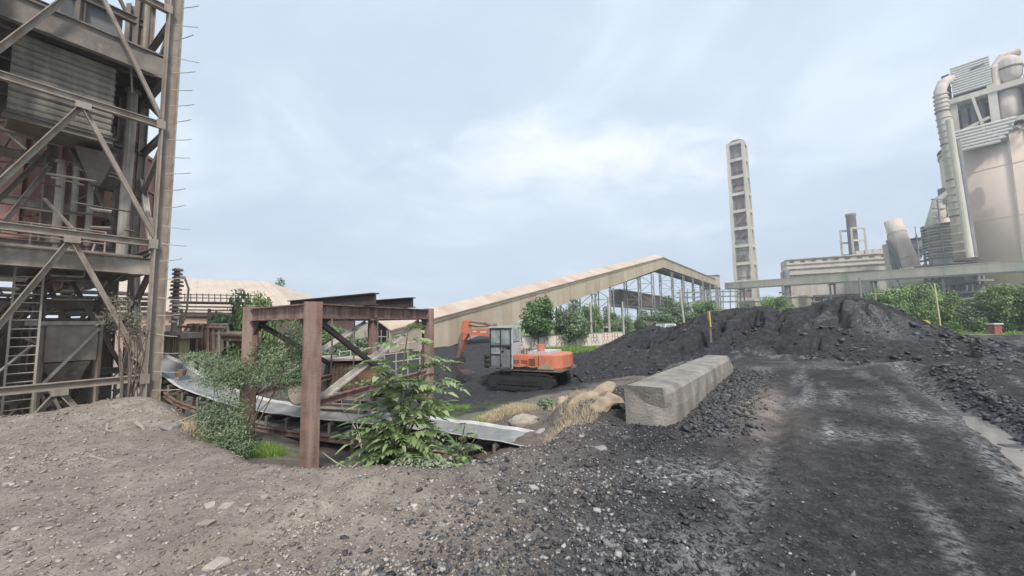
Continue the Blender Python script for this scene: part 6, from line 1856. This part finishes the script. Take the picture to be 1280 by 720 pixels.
pole(738, 378, 50, .17, 'pole', 'bare concrete pole at the right end of the painted wall, leftmost of its row', G4, arms=[(.7, 0, -.1, .3), (-.7, 0, -.1, .3)])
pole(760, 371, 52, .20, 'pole', 'thick pale concrete pole next to the gallery corner', G4)
pole(778, 377, 53, .15, 'pole', 'concrete pole right of the thick one, under the brown gallery', G4)
pole(850, 364, 56, .16, 'pole', 'tall slim concrete pole rising behind the white van', G4, lean=.5)
pole(744, 400, 48, .07, 'steel', 'thin dark post standing before the green tin kiosk', G4)
pole(1168, 354, 37, .065, 'paleyel', 'tall yellowish pole with forked top beyond the haul road', None, lean=.15, arms=[(-.5, 0, .05, .9)], name='yellow_pole')
pole(1093, 360, 38, .10, 'greenp', 'pale green post with small cross arms behind the largest heap', None, arms=[(.8, 0, -.6, .6), (-.8, 0, -.6, .6)], name='green_post')
pole(1074, 347, 60, .16, 'grey', 'grey post touching the bridge left of the pale green post', None, name='grey_post')
fb = thing('kiosk', 'small pale kiosk with dark openings behind the painted wall', 'kiosk', at(752, 420, 54))
kp = at(752, 416, 54)
part('body', 'white', fb, 'box', kp, (1.9, 1.4, 2.2)); part('roof', 'greenp', fb, 'box', kp + Z * 1.2, (2.3, 1.8, .15))
for s in (-.45, .45): part('window', 'dark', fb, 'box', kp + Vector((s, -.72, .25)), (.55, .05, .9))
sk_ = thing('marker_stake', 'short stake with faded yellow plate stuck in the coal heap', 'stake', at(887, 412, 19.5))
p0, p1 = at(888, 418, 19.3), at(885.5, 389, 19.3)
part('post', 'steel_dk', sk_, 'beam', p0 - Z * .4, p0.lerp(p1, .6), .10, .10)
part('plate', 'yellow', sk_, 'beam', p0.lerp(p1, .32), p1, .22, .05)
def van():
    p = at(832, 411, 40); b_ = p.z - 1.2
    r = thing('white_van', 'white pickup van with roll bar parked behind the coal heap', 'van', (p.x, 40, b_), local=True)
    def q(n_, m, fn, *a, par=r): mb = MB(); getattr(mb, fn)(*a); return mb.build(n_, m, par)
    o = q('body', 'white', 'prism', [(-2.1, .35), (2.1, .35), (2.15, .8), (1.9, 1.05), (1.0, 1.12), (.62, 1.72), (-.55, 1.75), (-.72, 1.1), (-2.1, 1.1)], (0, -.82, 0), (1, 0, 0), (0, 0, 1), (0, 1.64, 0))
    q('side_window', 'glass', 'prism', [(-.45, 1.15), (.72, 1.15), (.48, 1.62), (-.42, 1.64)], (0, -.84, 0), (1, 0, 0), (0, 0, 1), (0, .03, 0))
    q('windscreen', 'glass', 'prism', [(1.0, 1.13), (.64, 1.70), (.60, 1.66), (.95, 1.1)], (0, -.72, 0), (1, 0, 0), (0, 0, 1), (0, 1.44, 0))
    for x in (-1.35, 1.35):
        w = q('wheel', 'dark', 'tube', [(x, -.85, .33), (x, .85, .33)], .33, 18)
    for x in (-2.0, -.8): q('roll_bar', 'steel_dk', 'tube', [(x, -.75, 1.1), (x, -.75, 1.85), (x, .75, 1.85), (x, .75, 1.1)], .05, 7)
    q('headlight', 'glass', 'box', (2.14, -.6, .8), (.06, .3, .16))
    r.rotation_euler = (0, 0, R(12))
van()
pl = thing('brick_pillar', 'small red brick pillar with white cap at the far verge', 'pillar', at(1244, 413, 37))
c = at(1244, 412, 37); c.z = g1(c.x, c.y)
for k in range(8): part('brick_course', 'brick', pl, 'box', c + Z * (.08 + .11 * k), (.72 - .02 * (k % 2), .5 - .02 * (k % 2), .10))
part('cap', 'white', pl, 'box', c + Z * .98, (.9, .66, .12))
so2 = thing('orange_barrel', 'small orange post box standing right of the white van', 'barrel', at(853, 408, 42))
c = at(853, 412, 42)
part('body', 'orange', so2, 'lathe', [(.22, -.8), (.25, -.3), (.25, .6), (.18, .75)], c, 14)
part('hoop', 'steel_dk', so2, 'lathe', [(.26, .0), (.26, .08)], c, 14)
sgn = thing('yellow_sign', 'small yellow sign low among the trees beyond the largest heap', 'sign', at(1157, 408, 36))
c = at(1157, 406, 36)
part('plate', 'yellow', sgn, 'tube', [c - Vector((0, .03, 0)), c + Vector((0, .03, 0))], .45, 16)
part('post', 'steel', sgn, 'tube', [Vector((c.x, c.y + .06, g1(c.x, c.y) - .2)), Vector((c.x, c.y + .06, c.z))], .04, 6)
bt = thing('bare_tree', 'bare crooked branches at the foot of the coal heap, before the green trees', 'tree', at(1120, 418, 36))
c = at(1120, 420, 36); c.z = g1(c.x, c.y)
part('trunk', 'twig', bt, 'tube', [c - Z * .2, c + Vector((.1, 0, .9)), c + Vector((-.1, 0, 1.7))], [.10, .08, .05], 7)
for (x_, z_) in ((-1.3, 2.3), (-.7, 2.9), (.8, 2.4), (1.2, 2.0), (.3, 3.0), (-1.6, 1.7)): part('branch', 'twig', bt, 'tube', [c + Vector((.1, 0, .9)), c + Vector((x_ * .5, .1, 1.3)), c + Vector((x_, .2, z_))], [.05, .035, .015], 6)

# ------------------------------------------------------------------ haze over the plant
hz = MB(); hz.box((30, 250, 58), (900, 640, 125))
hm = bpy.data.materials.new('haze'); hm.use_nodes = True
t_ = hm.node_tree; t_.nodes.clear()
pv = t_.nodes.new('ShaderNodeVolumePrincipled'); pv.inputs['Color'].default_value = (.88, .92, 1, 1); pv.inputs['Density'].default_value = .0009; pv.inputs['Anisotropy'].default_value = .2
t_.links.new(pv.outputs[0], t_.nodes.new('ShaderNodeOutputMaterial').inputs['Volume'])
HAZE = True
if HAZE: tag(hz.build('haze', hm), kind='stuff')
